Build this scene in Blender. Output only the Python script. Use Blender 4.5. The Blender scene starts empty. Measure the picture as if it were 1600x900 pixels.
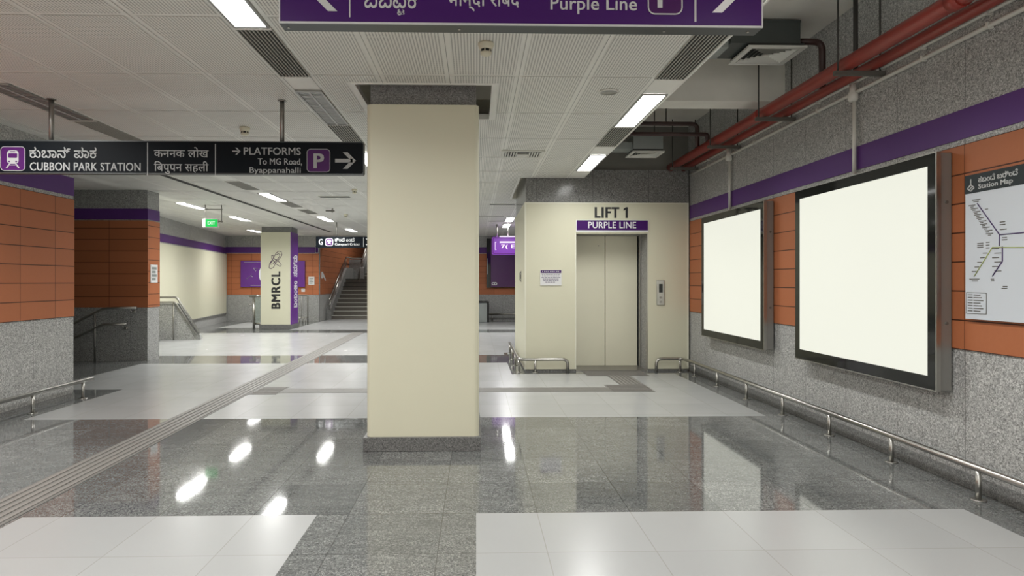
import bpy, bmesh, math, random
from mathutils import Vector, Matrix
random.seed(7)
C = bpy.context.scene.collection
PI = math.pi
CZ = 3.19          # suspended ceiling height
SZ = 4.07          # concrete soffit height beside it

# ------------------------------------------------------------------ materials
class NT:
    def __init__(s, name):
        s.m = bpy.data.materials.new(name); s.m.use_nodes = True
        s.t = s.m.node_tree; s.b = s.t.nodes['Principled BSDF']
    def n(s, typ, **kw):
        nd = s.t.nodes.new(typ)
        for k, v in kw.items():
            if k[0] == 'i' and k[1:].isdigit(): s.put(nd.inputs[int(k[1:])], v)
            else: setattr(nd, k, v)
        return nd
    def put(s, sock, v):
        if isinstance(v, bpy.types.NodeSocket): s.t.links.new(v, sock)
        else: sock.default_value = v
    def math(s, op, a, b=0.0, c=0.0):
        nd = s.n('ShaderNodeMath', operation=op); s.put(nd.inputs[0], a); s.put(nd.inputs[1], b); s.put(nd.inputs[2], c)
        return nd.outputs[0]
    def pos(s): return s.n('ShaderNodeNewGeometry').outputs['Position']
    def dot(s, v, ax):
        nd = s.n('ShaderNodeVectorMath', operation='DOT_PRODUCT'); s.put(nd.inputs[0], v); nd.inputs[1].default_value = ax
        return nd.outputs['Value']
    def mix(s, f, a, b):
        nd = s.n('ShaderNodeMix', data_type='RGBA')
        s.put(nd.inputs[0], f)
        for k, v in ((6, a), (7, b)):
            s.put(nd.inputs[k], v if isinstance(v, bpy.types.NodeSocket) else (*v, 1))
        return nd.outputs[2]
    def noise(s, v, scale, detail=2.0, rough=.5, dist=0.0):
        nd = s.n('ShaderNodeTexNoise'); s.put(nd.inputs['Vector'], v); nd.inputs['Scale'].default_value = scale
        nd.inputs['Detail'].default_value = detail; nd.inputs['Roughness'].default_value = rough; nd.inputs['Distortion'].default_value = dist
        return nd.outputs['Fac']
    def ramp(s, f, *stops):
        nd = s.n('ShaderNodeValToRGB'); s.put(nd.inputs[0], f); e = nd.color_ramp.elements
        while len(e) < len(stops): e.new(.5)
        for q, (p, c) in zip(e, stops):
            q.position = p; q.color = (*c, 1) if not isinstance(c, (int, float)) else (c, c, c, 1)
        return nd.outputs[0]
    def white(s, a, b):
        cb = s.n('ShaderNodeCombineXYZ'); s.put(cb.inputs[0], a); s.put(cb.inputs[1], b)
        nd = s.n('ShaderNodeTexWhiteNoise', noise_dimensions='2D'); s.put(nd.inputs['Vector'], cb.outputs[0])
        return nd.outputs['Value']
    def line(s, x, period, off, w):
        """1 inside a joint of width w that repeats every period"""
        f = s.math('FRACT', s.math('DIVIDE', s.math('SUBTRACT', x, off - period / 2), period))
        d = s.math('MULTIPLY', s.math('ABSOLUTE', s.math('SUBTRACT', f, .5)), period)
        return s.math('LESS_THAN', d, w / 2)
    def cell(s, x, period, off):
        return s.math('FLOOR', s.math('DIVIDE', s.math('SUBTRACT', x, off), period))
    def done(s, col=None, rough=.5, metal=0, spec=.5, bump=None, bs=.2, bd=.01):
        b = s.b
        if col is not None: s.put(b.inputs['Base Color'], col if isinstance(col, bpy.types.NodeSocket) else (*col, 1))
        s.put(b.inputs['Roughness'], rough); b.inputs['Metallic'].default_value = metal
        b.inputs['Specular IOR Level'].default_value = spec
        if bump is not None:
            nd = s.n('ShaderNodeBump'); nd.inputs['Strength'].default_value = bs; nd.inputs['Distance'].default_value = bd
            s.put(nd.inputs['Height'], bump); s.t.links.new(nd.outputs[0], b.inputs['Normal'])
        return s.m

def plain(name, col, rough=.5, metal=0, spec=.5, var=.06, scale=3.0):
    t = NT(name)
    f = t.noise(t.pos(), scale, 3)
    c0 = tuple(max(0, v * (1 - var)) for v in col); c1 = tuple(min(1, v * (1 + var)) for v in col)
    return t.done(t.mix(f, c0, c1), rough, metal, spec)

def emit(name, col, strength, base=None):
    base = base or tuple(v * .25 for v in col)
    t = NT(name); t.done(base, .3)
    t.b.inputs['Emission Color'].default_value = (*col, 1); t.b.inputs['Emission Strength'].default_value = strength
    return t.m

def speckle(t, p, dark, mid, light, sc=1.0):
    a = t.noise(p, 95 * sc, 3, .75, 1.2)
    b = t.noise(p, 42 * sc, 3, .7, 2.5)
    f = t.math('ADD', t.math('MULTIPLY', a, .6), t.math('MULTIPLY', b, .4))
    return t.ramp(f, (.40, dark), (.5, mid), (.60, light))

def granite_wall(name, k, ax, period=.75, off=.06, rough=.45, sc=.75):
    t = NT(name); p = t.pos()
    g = lambda v: (v * k, v * k * 1.0, v * k * .975)
    c = speckle(t, p, g(.09), g(.28), g(.54), sc)
    cl = t.noise(p, 1.3, 4); c = t.mix(t.math('MULTIPLY', cl, .30), c, g(.16))
    if ax:
        j = t.line(t.dot(p, ax), period, off, .007)
        c = t.mix(t.math('MULTIPLY', j, .7), c, g(.07))
    return t.done(c, rough, 0, .4)

def terracotta(name, ax, off, z0, w=.6, h=.213):
    t = NT(name); p = t.pos(); u = t.dot(p, ax); z = t.dot(p, (0, 0, 1))
    v = t.white(t.cell(u, w, off), t.cell(z, h, z0))
    c = t.mix(v, (.40, .135, .055), (.46, .155, .066))
    c = t.mix(t.math('MULTIPLY', t.noise(p, 30, 3), .18), c, (.27, .08, .03))
    jh = t.line(z, h, z0, .010); jv = t.line(u, w, off, .008)
    c = t.mix(jh, t.mix(t.math('MULTIPLY', jv, .9), c, (.075, .02, .008)), (.055, .015, .006))
    return t.done(c, .5, 0, .35, t.math('SUBTRACT', 1, t.math('MAXIMUM', jh, jv)), .4, .006)

def floor_tile(name, kind):
    t = NT(name); p = t.pos(); x = t.dot(p, (1, 0, 0)); y = t.dot(p, (0, 1, 0))
    j = t.math('MAXIMUM', t.line(x, .6, .39, .006), t.line(y, .6, 4.09, .006))
    v = t.white(t.cell(x, .6, .39), t.cell(y, .6, 4.09))
    if kind == 'white':
        c = t.mix(v, (.362, .370, .370), (.388, .396, .396))
        c = t.mix(t.math('MULTIPLY', t.noise(p, 5, 5, .6, 1.0), .12), c, (.325, .325, .318))
        c = t.mix(t.math('MULTIPLY', j, .55), c, (.25, .24, .22))
        r = t.math('ADD', .20, t.math('MULTIPLY', t.noise(p, 3, 3), .10))
        return t.done(c, r, 0, .46)
    c = speckle(t, p, (.055, .058, .058), (.16, .165, .163), (.37, .377, .366), .85)
    veinp = t.n('ShaderNodeMapping'); t.put(veinp.inputs[0], p); veinp.inputs['Scale'].default_value = (.5, 1.6, 1); veinp.inputs['Rotation'].default_value = (0, 0, .5)
    vv = t.noise(veinp.outputs[0], 2.2, 5, .65, 1.4)
    vein = t.ramp(vv, (.44, 0.0), (.5, 1.0), (.54, 0.0))
    c = t.mix(t.math('MULTIPLY', vein, .38), c, (.07, .072, .072))
    c = t.mix(t.math('MULTIPLY', v, .5), c, (.075, .08, .08))
    c = t.mix(t.math('MULTIPLY', j, .6), c, (.035, .035, .035))
    r = t.math('ADD', .03, t.math('MULTIPLY', t.noise(p, 5, 3), .05))
    return t.done(c, r, 0, .62)

def perforated():
    t = NT('perforated_metal'); p = t.pos(); x = t.dot(p, (1, 0, 0)); y = t.dot(p, (0, 1, 0))
    P = .0225
    sx = t.math('SINE', t.math('MULTIPLY', x, 2 * PI / P)); sy = t.math('SINE', t.math('MULTIPLY', y, 2 * PI / P))
    f = t.math('ADD', sx, t.math('MULTIPLY', sy, .55))
    d = t.ramp(t.math('ADD', t.math('MULTIPLY', f, .32), .5), (.55, 0.0), (.75, 1.0))
    c = t.mix(t.noise(p, 1.1, 3), (.83, .825, .775), (.88, .875, .825))
    c = t.mix(t.math('MULTIPLY', d, .66), c, (.16, .155, .145))
    return t.done(c, .5, 0, .3)

M = {}
XA, YA = (1, 0, 0), (0, 1, 0)
M['gran_x'] = granite_wall('grey_granite_along_y', 1.4, YA, .75, 4.56)
M['gran_y'] = granite_wall('grey_granite_along_x', 1.15, XA, .93, 1.0)
M['gran_dark'] = granite_wall('dark_granite', .62, None, sc=.9)
M['gran_lift'] = granite_wall('lift_band_granite', .78, XA, .93, 1.0, .16)
M['gran_plinth'] = granite_wall('plinth_granite', .5, None, sc=1.0)
M['gran_cap'] = granite_wall('capital_granite', .72, None, sc=1.0)
M['terra_x'] = terracotta('terracotta_along_y', YA, 4.55, .985)
M['terra_lx'] = terracotta('terracotta_left', YA, 7.93, 1.035)
M['terra_y'] = terracotta('terracotta_along_x', XA, -6.83, .985, .75)
M['purple_band'] = plain('purple_band_paint', (.095, .030, .175), .42, spec=.3)
M['white_floor'] = floor_tile('white_floor_tile', 'white')
M['dark_floor'] = floor_tile('dark_polished_granite', 'dark')
M['tactile'] = plain('tactile_stone', (.15, .145, .135), .5, var=.25, scale=40)
M['tactile_bar'] = plain('tactile_ridge', (.21, .20, .187), .45, var=.2, scale=40)
M['perf'] = perforated()
M['ceil'] = plain('ceiling_white_metal', (.88, .875, .825), .45)
M['groove'] = plain('ceiling_groove', (.36, .355, .33), .7)
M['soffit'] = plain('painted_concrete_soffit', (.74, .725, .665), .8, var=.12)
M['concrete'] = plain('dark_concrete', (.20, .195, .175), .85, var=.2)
M['cream'] = plain('cream_laminate', (.64, .625, .485), .42, spec=.4, var=.03, scale=1.2)
M['cream_edge'] = plain('cream_edging', (.73, .72, .60), .4, var=.03)
M['door_cream'] = plain('lift_door_cream', (.80, .775, .615), .33, spec=.5, var=.03)  # the cladding cream made lighter, offsets shade in the door recess
M['steel'] = plain('brushed_stainless', (.40, .39, .365), .28, 1, var=.08, scale=30)
M['steel_dark'] = plain('grey_steel', (.30, .29, .27), .4, .8)
M['alu'] = plain('anodised_aluminium', (.27, .265, .25), .42, .55)
M['black'] = plain('black_gloss', (.009, .010, .009), .06, spec=.3, var=.02)
M['blackmat'] = plain('black_matt', (.015, .015, .015), .6)
M['sign_navy'] = plain('navy_sign_face', (.0045, .0065, .009), .5, spec=.08)
M['sign_frame'] = plain('sign_frame_grey', (.055, .062, .062), .4, .3)
M['sign_purple'] = plain('purple_sign_face', (.050, .006, .115), .4, spec=.2)
M['icon_purple'] = plain('purple_icon_face', (.065, .012, .095), .4, spec=.15)
M['board_purple'] = plain('purple_board', (.13, .025, .25), .35)
M['plum'] = plain('plum_board', (.10, .03, .13), .25)
M['letter_white'] = plain('white_lettering', (.78, .78, .80), .5, var=.02)
M['letter_grey'] = plain('pale_grey_lettering', (.55, .56, .56), .5, var=.02)
M['letter_dim'] = plain('dim_grey_lettering', (.36, .37, .37), .6, spec=.2, var=.02)
M['letter_black'] = plain('black_lettering', (.012, .012, .014), .5)
M['paper'] = plain('white_paper', (.70, .70, .70), .6, var=.02)
M['map_white'] = plain('map_sheet', (.60, .64, .69), .35, var=.02)
M['map_head'] = plain('map_header_grey', (.028, .036, .039), .5, spec=.2)
M['map_green'] = plain('map_green', (.38, .44, .12), .5)
M['map_violet'] = plain('map_violet', (.06, .03, .12), .5)
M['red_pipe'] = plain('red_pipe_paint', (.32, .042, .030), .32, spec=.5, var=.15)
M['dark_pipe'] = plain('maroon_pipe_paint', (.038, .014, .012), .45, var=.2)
M['rod'] = plain('dark_rod', (.035, .033, .03), .6)
M['bracket'] = plain('grey_bracket', (.13, .125, .11), .55, .3, var=.2)
M['conduit'] = plain('pale_conduit', (.66, .65, .60), .45)
M['duct'] = plain('dark_duct', (.065, .075, .072), .5, .2, var=.2)
M['galv'] = plain('galvanised_duct', (.33, .36, .35), .45, .4, var=.2)
M['vent_white'] = plain('white_vent_paint', (.70, .70, .65), .4)
M['vent_dark'] = plain('vent_shadow', (.03, .03, .028), .8)
M['slat'] = plain('grille_slat', (.42, .41, .37), .45)
M['detector'] = plain('aged_cream_plastic', (.74, .71, .56), .45)
M['lamp_off'] = plain('unlit_louvre', (.34, .34, .32), .35, .4)
M['step'] = plain('stair_tread', (.13, .118, .10), .5, var=.25, scale=25)
M['step_dark'] = plain('stair_riser', (.06, .055, .05), .6, var=.2)
M['stair_gran'] = granite_wall('stair_granite', .8, None, sc=.8)
M['lamp'] = emit('lamp_glow', (1.0, 1.0, .97), 9.0)
M['lightbox'] = emit('lightbox_glow', (.97, .985, .85), .68, (.2, .2, .2))
M['exit_green'] = emit('exit_green_glow', (.02, .62, .11), .75)
M['exit_white'] = emit('exit_white_glow', (.75, 1, .8), .8)
M['sign_glow'] = emit('backlit_purple', (.26, .05, .55), .38, (.08, .015, .16))
M['sign_glow_white'] = emit('backlit_white', (.95, .8, 1), .8)
gl = NT('greenish_glass'); gl.done((.75, .88, .80), .05); gl.b.inputs['Transmission Weight'].default_value = .85; gl.b.inputs['Alpha'].default_value = .55; M['glass'] = gl.m

# ------------------------------------------------------------------ geometry
class MB:
    """collects shapes in world coordinates and links them as one mesh object"""
    def __init__(s): s.b = bmesh.new(); s.mi = 0
    def _tag(s, faces, smooth=False):
        for f in faces:
            f.material_index = s.mi; f.smooth = smooth
    def box(s, x0, x1, y0, y1, z0, z1, bev=0, seg=2):
        r = bmesh.ops.create_cube(s.b, size=1)
        vs = r['verts']
        for v in vs:
            v.co = Vector(((x0 + x1) / 2 + v.co.x * (x1 - x0), (y0 + y1) / 2 + v.co.y * (y1 - y0), (z0 + z1) / 2 + v.co.z * (z1 - z0)))
        fs = {f for v in vs for f in v.link_faces}
        s._tag(fs)
        if bev:
            es = list({e for v in vs for e in v.link_edges})
            r2 = bmesh.ops.bevel(s.b, geom=es, offset=bev, segments=seg, profile=.5, affect='EDGES')
            s._tag(r2['faces'], True)
        return s
    def vbox(s, x0, x1, y0, y1, z0, z1, r, seg=4):
        """box with rounded vertical edges"""
        pts = []
        for cx, cy, a0 in ((x1 - r, y1 - r, 0), (x0 + r, y1 - r, 90), (x0 + r, y0 + r, 180), (x1 - r, y0 + r, 270)):
            for k in range(seg + 1):
                a = math.radians(a0 + 90 * k / seg); pts.append((cx + r * math.cos(a), cy + r * math.sin(a)))
        return s.prism([(p[0], p[1], z0) for p in pts], (0, 0, z1 - z0))
    def prism(s, pts, ext):
        ext = Vector(ext); a = [s.b.verts.new(p) for p in pts]; c = [s.b.verts.new(Vector(p) + ext) for p in pts]; n = len(a)
        fs = [s.b.faces.new(a), s.b.faces.new(c[::-1])]
        for i in range(n): fs.append(s.b.faces.new((a[(i + 1) % n], a[i], c[i], c[(i + 1) % n])))
        s._tag(fs); return s
    def quad(s, *p):
        f = s.b.faces.new([s.b.verts.new(q) for q in p]); s._tag([f]); return s
    def tube(s, pts, r, n=12, bend=0, bs=5, cap=True):
        P = [Vector(p) for p in pts]
        if bend:
            Q = [P[0]]
            for i in range(1, len(P) - 1):
                a = (P[i - 1] - P[i]); b = (P[i + 1] - P[i]); d = min(bend, a.length * .49, b.length * .49)
                A = P[i] + a.normalized() * d; B = P[i] + b.normalized() * d
                for k in range(bs + 1):
                    t = k / bs; Q.append(A * (1 - t) ** 2 + P[i] * 2 * t * (1 - t) + B * t * t)
            Q.append(P[-1]); P = Q
        rings = []; T0 = (P[1] - P[0]).normalized()
        up = Vector((0, 0, 1)) if abs(T0.z) < .9 else Vector((1, 0, 0))
        N = (up - T0 * up.dot(T0)).normalized()
        for i, p in enumerate(P):
            T = ((P[min(i + 1, len(P) - 1)] - p).normalized() + (p - P[max(i - 1, 0)]).normalized())
            T = T.normalized()
            N = (N - T * N.dot(T)).normalized(); B = T.cross(N)
            rings.append([s.b.verts.new(p + (N * math.cos(2 * PI * k / n) + B * math.sin(2 * PI * k / n)) * r) for k in range(n)])
        fs = []
        for a, b in zip(rings, rings[1:]):
            for k in range(n): fs.append(s.b.faces.new((a[k], a[(k + 1) % n], b[(k + 1) % n], b[k])))
        s._tag(fs, True)
        if cap: s._tag([s.b.faces.new(rings[0][::-1]), s.b.faces.new(rings[-1])])
        return s
    def lathe(s, c, prof, n=24, axis='z'):
        c = Vector(c); rings = []
        for r, h in prof:
            rings.append([s.b.verts.new(c + Vector((r * math.cos(2 * PI * k / n), r * math.sin(2 * PI * k / n), h))) for k in range(n)])
        fs = []
        for a, b in zip(rings, rings[1:]):
            for k in range(n): fs.append(s.b.faces.new((a[k], a[(k + 1) % n], b[(k + 1) % n], b[k])))
        s._tag(fs, True)
        s._tag([s.b.faces.new(rings[0][::-1]), s.b.faces.new(rings[-1])])
        return s
    def build(s, name, mat, parent=None, label=None, split=True):
        bmesh.ops.recalc_face_normals(s.b, faces=s.b.faces)
        me = bpy.data.meshes.new(name); s.b.to_mesh(me)
        mats = mat if isinstance(mat, (list, tuple)) else [mat]
        groups = s.islands() if parent is not None and split and name not in WHOLE else []
        if len(groups) < 2 or len(groups) > 40:
            s.b.free()
            for m in mats: me.materials.append(M[m])
            return link(name, me, parent, label)
        first = None
        for g in groups:                       # pieces that do not touch become parts of their own
            keep = set(g); c = s.b.copy(); c.faces.ensure_lookup_table()
            bmesh.ops.delete(c, geom=[f for f in c.faces if f.index not in keep], context='FACES')
            m2 = bpy.data.meshes.new(name); c.to_mesh(m2); c.free()
            for m in mats: m2.materials.append(M[m])
            o = link(name, m2, parent, label); first = first or o
        s.b.free(); bpy.data.meshes.remove(me)
        return first
    def islands(s):
        s.b.faces.index_update(); seen = set(); isl = []
        for f in s.b.faces:
            if f.index in seen: continue
            st = [f]; seen.add(f.index); fs = []
            while st:
                q = st.pop(); fs.append(q)
                for e in q.edges:
                    for h in e.link_faces:
                        if h.index not in seen: seen.add(h.index); st.append(h)
            co = [v.co for q in fs for v in q.verts]
            isl.append(([q.index for q in fs], [min(c[k] for c in co) - .003 for k in range(3)], [max(c[k] for c in co) + .003 for k in range(3)]))
        merged = True
        while merged:
            merged = False
            for i in range(len(isl)):
                for j in range(i + 1, len(isl)):
                    a, b = isl[i], isl[j]
                    if all(a[1][k] <= b[2][k] and b[1][k] <= a[2][k] for k in range(3)):
                        isl[i] = (a[0] + b[0], [min(a[1][k], b[1][k]) for k in range(3)], [max(a[2][k], b[2][k]) for k in range(3)])
                        isl.pop(j); merged = True; break
                if merged: break
        return [i[0] for i in isl]
WHOLE = {'slats', 'louvre', 'printed_lines', 'printed_names', 'drawing', 'header_emblem', 'emblem', 'icon_mark', 'train_windows', 'train_track', 'terracotta_cladding', 'purple_band', 'bracket_mark', 'purple_route', 'green_route'}

def wloc(o):
    v = Vector((0, 0, 0))
    while o: v += o.location; o = o.parent
    return v
def link(name, me, parent=None, label=None):
    o = bpy.data.objects.new(name, me); C.objects.link(o)
    if parent is not None:
        o.parent = parent; me.transform(Matrix.Translation(-wloc(parent)))
    if label: o['label'] = label
    return o
def recenter(o, c):
    """moves a mesh object's origin to c"""
    o.data.transform(Matrix.Translation(-Vector(c))); o.location = c; return o
def tag(o, label, cat, group=None):
    o['label'] = label; o['category'] = cat
    if group: o['group'] = group
    return o
def thing(name, loc, label, cat, group=None):
    o = bpy.data.objects.new(name, None); o.empty_display_size = .1; C.objects.link(o); o.location = loc
    return tag(o, label, cat, group)
def struct(o): o['kind'] = 'structure'; return o
def copy_thing(o, loc, label, group=None):
    r = o.copy(); C.objects.link(r); r.location = loc; r['label'] = label
    if group: r['group'] = group
    for ch in list(o.children):
        c = ch.copy(); C.objects.link(c); c.parent = r
        for g in list(ch.children):
            d = g.copy(); C.objects.link(d); d.parent = c
    return r

def glyphs(s, bold):
    """the built-in face as a flat mesh; weight is added with slightly shifted copies of the glyphs"""
    cu = bpy.data.curves.new('lettering', 'FONT'); cu.body = s; cu.size = 1; cu.offset = 0; cu.resolution_u = 3; cu.space_character = 1 + bold * 2.6
    to = bpy.data.objects.new('lettering', cu); C.objects.link(to)
    dg = bpy.context.evaluated_depsgraph_get(); dg.update()
    me = bpy.data.meshes.new_from_object(to.evaluated_get(dg)); bpy.data.objects.remove(to); bpy.data.curves.remove(cu)
    if bold > .001:
        b = bmesh.new(); b.from_mesh(me); base = list(b.verts) + list(b.edges) + list(b.faces)
        for k, (dx, dy) in enumerate(((bold * 1.6, 0), (bold * .8, bold * .7), (bold * 1.6, bold * .7), (bold * .8, 0), (0, bold * .7))):
            d = bmesh.ops.duplicate(b, geom=base)
            bmesh.ops.translate(b, vec=(dx, dy, k + 1), verts=[v for v in d['geom'] if isinstance(v, bmesh.types.BMVert)])
        b.to_mesh(me); b.free()
    return me
def text(name, s, mat, x0, x1, z0, z1, y, parent, face='-y', bold=.0, thick=.002):
    """lettering fitted into a rectangle on an upright panel. face -y: x0..x1 along X at depth y.
    face -x: x0..x1 are Y values (left to right as read) at X = y. face +x likewise."""
    return _place(name, glyphs(s, bold), mat, x0, x1, z0, z1, y, parent, face, thick)
def _place(name, me, mat, x0, x1, z0, z1, y, parent, face, thick=.002, rot=0):
    if rot: me.transform(Matrix.Rotation(rot, 4, 'Z'))
    xs = [v.co.x for v in me.vertices]; ys = [v.co.y for v in me.vertices]
    ax, bx, ay, by = min(xs), max(xs), min(ys), max(ys)
    for v in me.vertices:
        u = x0 + (x1 - x0) * (v.co.x - ax) / max(1e-6, bx - ax); z = z0 + (z1 - z0) * (v.co.y - ay) / max(1e-6, by - ay)
        q = y + (.0004 if face == '+x' else -.0004) * round(v.co.z)       # the copies lie a hair apart
        v.co = (u, q, z) if face == '-y' else (q, u, z)
    # give the lettering a real thickness
    b = bmesh.new(); b.from_mesh(me)
    d = {'-y': Vector((0, -thick, 0)), '-x': Vector((-thick, 0, 0)), '+x': Vector((thick, 0, 0))}[face]
    r = bmesh.ops.extrude_face_region(b, geom=list(b.faces))
    bmesh.ops.translate(b, vec=d, verts=[q for q in r['geom'] if isinstance(q, bmesh.types.BMVert)])
    bmesh.ops.recalc_face_normals(b, faces=b.faces)
    b.to_mesh(me); b.free(); me.materials.clear(); me.materials.append(M[mat])
    return link(name, me, parent)
def vtext(name, s, mat, x0, x1, z0, z1, y, parent, face='-y', bold=0):
    """lettering that reads bottom to top"""
    me = glyphs(s, bold)
    return _place(name, me, mat, x0, x1, z0, z1, y, parent, face, .002, PI / 2)
def rrect(cx, cz, w, h, r, y, seg=5):
    P = []
    for sx, sz, a0 in ((1, 1, 0), (-1, 1, 90), (-1, -1, 180), (1, -1, 270)):
        for k in range(seg + 1):
            a = math.radians(a0 + 90 * k / seg); P.append((cx + sx * (w / 2 - r) + r * math.cos(a), y, cz + sz * (h / 2 - r) + r * math.sin(a)))
    return P
def ring_frame(mb, cx, cz, w, h, r, lw, y, th):
    A = rrect(cx, cz, w, h, r, y); B = rrect(cx, cz, w - 2 * lw, h - 2 * lw, max(.001, r - lw), y); n = len(A)
    for i in range(n):
        j = (i + 1) % n; mb.prism([A[i], A[j], B[j], B[i]], (0, -th, 0))
def arrow(mb, cx, cz, L, H, lw, y, d=1, th=.003):
    """shaft and chevron head pointing to +x (d=1) or -x"""
    mb.box(*sorted((cx - d * L / 2, cx + d * (L / 2 - lw * .9))), y - th, y, cz - lw / 2, cz + lw / 2)
    chev(mb, cx + d * L / 2, cz, H, lw, y, d, th)
def chev(mb, tx, cz, H, lw, y, d=1, th=.003):
    k = lw * 1.35
    for sgn in (1, -1):
        mb.prism([(tx, y, cz), (tx - d * H / 2, y, cz + sgn * H / 2), (tx - d * (H / 2 + k), y, cz + sgn * H / 2), (tx - d * k, y, cz)], (0, -th, 0))

# ------------------------------------------------------------------ setting
def wflat(x, y):
    if x < -5.2 and 8.3 < y < 8.9: return 0
    if y < 4.09: return 1 if (-2.85 < x < -1.01 or 0 < x < 3.17) else 0
    if y < 6.97: return 0
    if y < 8.91: return 1 if -4.85 < x < 3.19 else 0
    if y < 10.22: return 1 if -6.03 < x < 3.19 else 0
    if y < 11.68: return 1 if -6.03 < x < .57 else 0
    if y < 12.92: return 0
    if y < 18.6: return 1 if x < .57 or y > 13.35 else 0
    if y < 19.75: return 0
    if y < 23.5: return 1 if (-5.75 < x) or (-8.3 < x < -6.8 and y > 20.6) else 0
    return 1 if -5.75 < x < -1.2 else 0
XS = [-9.8, -8.3, -6.8, -6.03, -5.75, -5.2, -4.85, -2.85, -1.2, -1.01, 0, .57, 3.17, 3.19, 6.2]
YS = [-4.2, 4.09, 6.97, 8.3, 8.91, 10.22, 11.68, 12.92, 13.35, 18.6, 19.75, 20.6, 23.5, 25.25]
fm = MB()
for x0, x1 in zip(XS, XS[1:]):
    for y0, y1 in zip(YS, YS[1:]):
        fm.mi = wflat((x0 + x1) / 2, (y0 + y1) / 2)
        fm.quad((x0, y0, 0), (x1, y0, 0), (x1, y1, 0), (x0, y1, 0))
bmesh.ops.remove_doubles(fm.b, verts=fm.b.verts, dist=1e-4)
fm.mi = 0; fm.box(-9.8, 6.2, -4.2, 25.25, -.15, -.02)
struct(fm.build('floor', ['dark_floor', 'white_floor']))

# tactile guide paving, slightly raised
t = MB()
A, B = Vector((-2.97, 1.0, 0)), Vector((-3.42, 18.6, 0))
dr = (B - A).normalized(); sd = Vector((dr.y, -dr.x, 0))
def strip(mb, A, B, o0, o1, z0, z1):
    mb.prism([A + sd * o0 + Vector((0, 0, z0)), B + sd * o0 + Vector((0, 0, z0)), B + sd * o1 + Vector((0, 0, z0)), A + sd * o1 + Vector((0, 0, z0))], (0, 0, z1 - z0))
strip(t, A, B, -.17, .17, .0, .004)
t.mi = 1
for k in range(5): strip(t, A, B, -.145 + k * .0625, -.145 + k * .0625 + .035, .004, .009)
struct(t.build('trim_1', ['tactile', 'tactile_bar']))
t = MB()
for r in ((-2.98, -2.62, 8.45, 9.06), (-2.62, 1.83, 8.57, 8.90), (1.83, 2.41, 8.55, 9.10), (2.06, 2.41, 9.10, 10.0), (1.74, 2.72, 10.0, 10.5)):
    t.box(*r, 0, .004)
t.mi = 1
for k in range(6): t.box(2.075 + k * .057, 2.105 + k * .057, 9.1, 10.0, .004, .009)
for k in range(8): t.box(1.85, 2.39, 8.58 + k * .065, 8.61 + k * .065, .004, .009)
for k in range(8): t.box(-2.96, -2.63, 8.5 + k * .065, 8.53 + k * .065, .004, .009)
for k in range(7): t.box(1.76, 2.70, 10.04 + k * .065, 10.07 + k * .065, .004, .009)
struct(t.build('trim_2', ['tactile', 'tactile_bar']))

def wall(name, x0, x1, y0, y1, z1, gran):
    o = MB().box(x0, x1, y0, y1, 0, z1).build(name, gran); return struct(o)
# right wall: granite with terracotta cladding and purple band
wr = wall('wall_right', 3.55, 3.75, -4.2, 13.2, SZ, 'gran_x')
MB().box(3.538, 3.55, -4.2, 10.52, .985, 2.476).build('terracotta_cladding', 'terra_x', wr)
MB().box(3.54, 3.55, -4.2, 10.52, 2.52, 2.735).build('purple_band', 'purple_band', wr)
struct(MB().box(3.53, 3.55, -4.2, 10.50, 0, .10).build('baseboard_right', 'gran_dark'))
wl = wall('wall_left', -5.34, -5.14, -4.2, 8.3, CZ, 'gran_x')
MB().box(-5.14, -5.128, -4.2, 8.30, 1.035, 2.526).build('terracotta_cladding', 'terra_lx', wl)
MB().box(-5.14, -5.13, -4.2, 8.30, 2.57, 2.80).build('purple_band', 'purple_band', wl)
struct(MB().box(-5.14, -5.125, -4.2, 8.3, 0, .06).build('baseboard_left', 'gran_dark'))
# the wall stub behind it, with the stair rail
ws = wall('wall_stub', -9.6, -6.13, 12.1, 12.54, CZ, 'gran_y')
m = MB(); m.box(-9.6, -6.118, 12.088, 12.1, 1.0, 2.62); m.build('terracotta_cladding', 'terra_y', ws)
MB().box(-6.13, -6.118, 12.1, 12.54, 1.0, 2.62).build('terracotta_cladding', 'terra_lx', ws)
m = MB(); m.box(-9.6, -6.12, 12.09, 12.1, 2.64, 2.84); m.box(-6.13, -6.12, 12.1, 12.54, 2.64, 2.84); m.build('purple_band', 'purple_band', ws)
struct(MB().box(-9.8, -9.6, 8.1, 24.2, 0, CZ).build('wall_far_left', 'gran_x'))
struct(MB().box(-9.6, -5.34, 8.1, 8.3, 0, CZ).build('wall_recess', 'gran_y'))
# slanted wall at the far left with the big cream panel
P0, P1 = Vector((-7.62, 12.54, 0)), Vector((-9.3, 24.0, 0))
dv = (P1 - P0).normalized(); nv = Vector((dv.y, -dv.x, 0))
def slant(mb, s0, s1, z0, z1, o0, o1):
    a = P0 + dv * s0 + nv * o0; b = P0 + dv * s1 + nv * o0; e = nv * (o1 - o0)
    return mb.prism([a + Vector((0, 0, z0)), b + Vector((0, 0, z0)), b + Vector((0, 0, z1)), a + Vector((0, 0, z1))], e)
LS = (P1 - P0).length
wsl = struct(slant(MB(), 0, LS, 0, CZ, -.15, 0).build('wall_left_rear', 'gran_x'))
slant(MB(), 0, LS, 2.53, 2.745, 0, .01).build('purple_band', 'purple_band', wsl)
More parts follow.
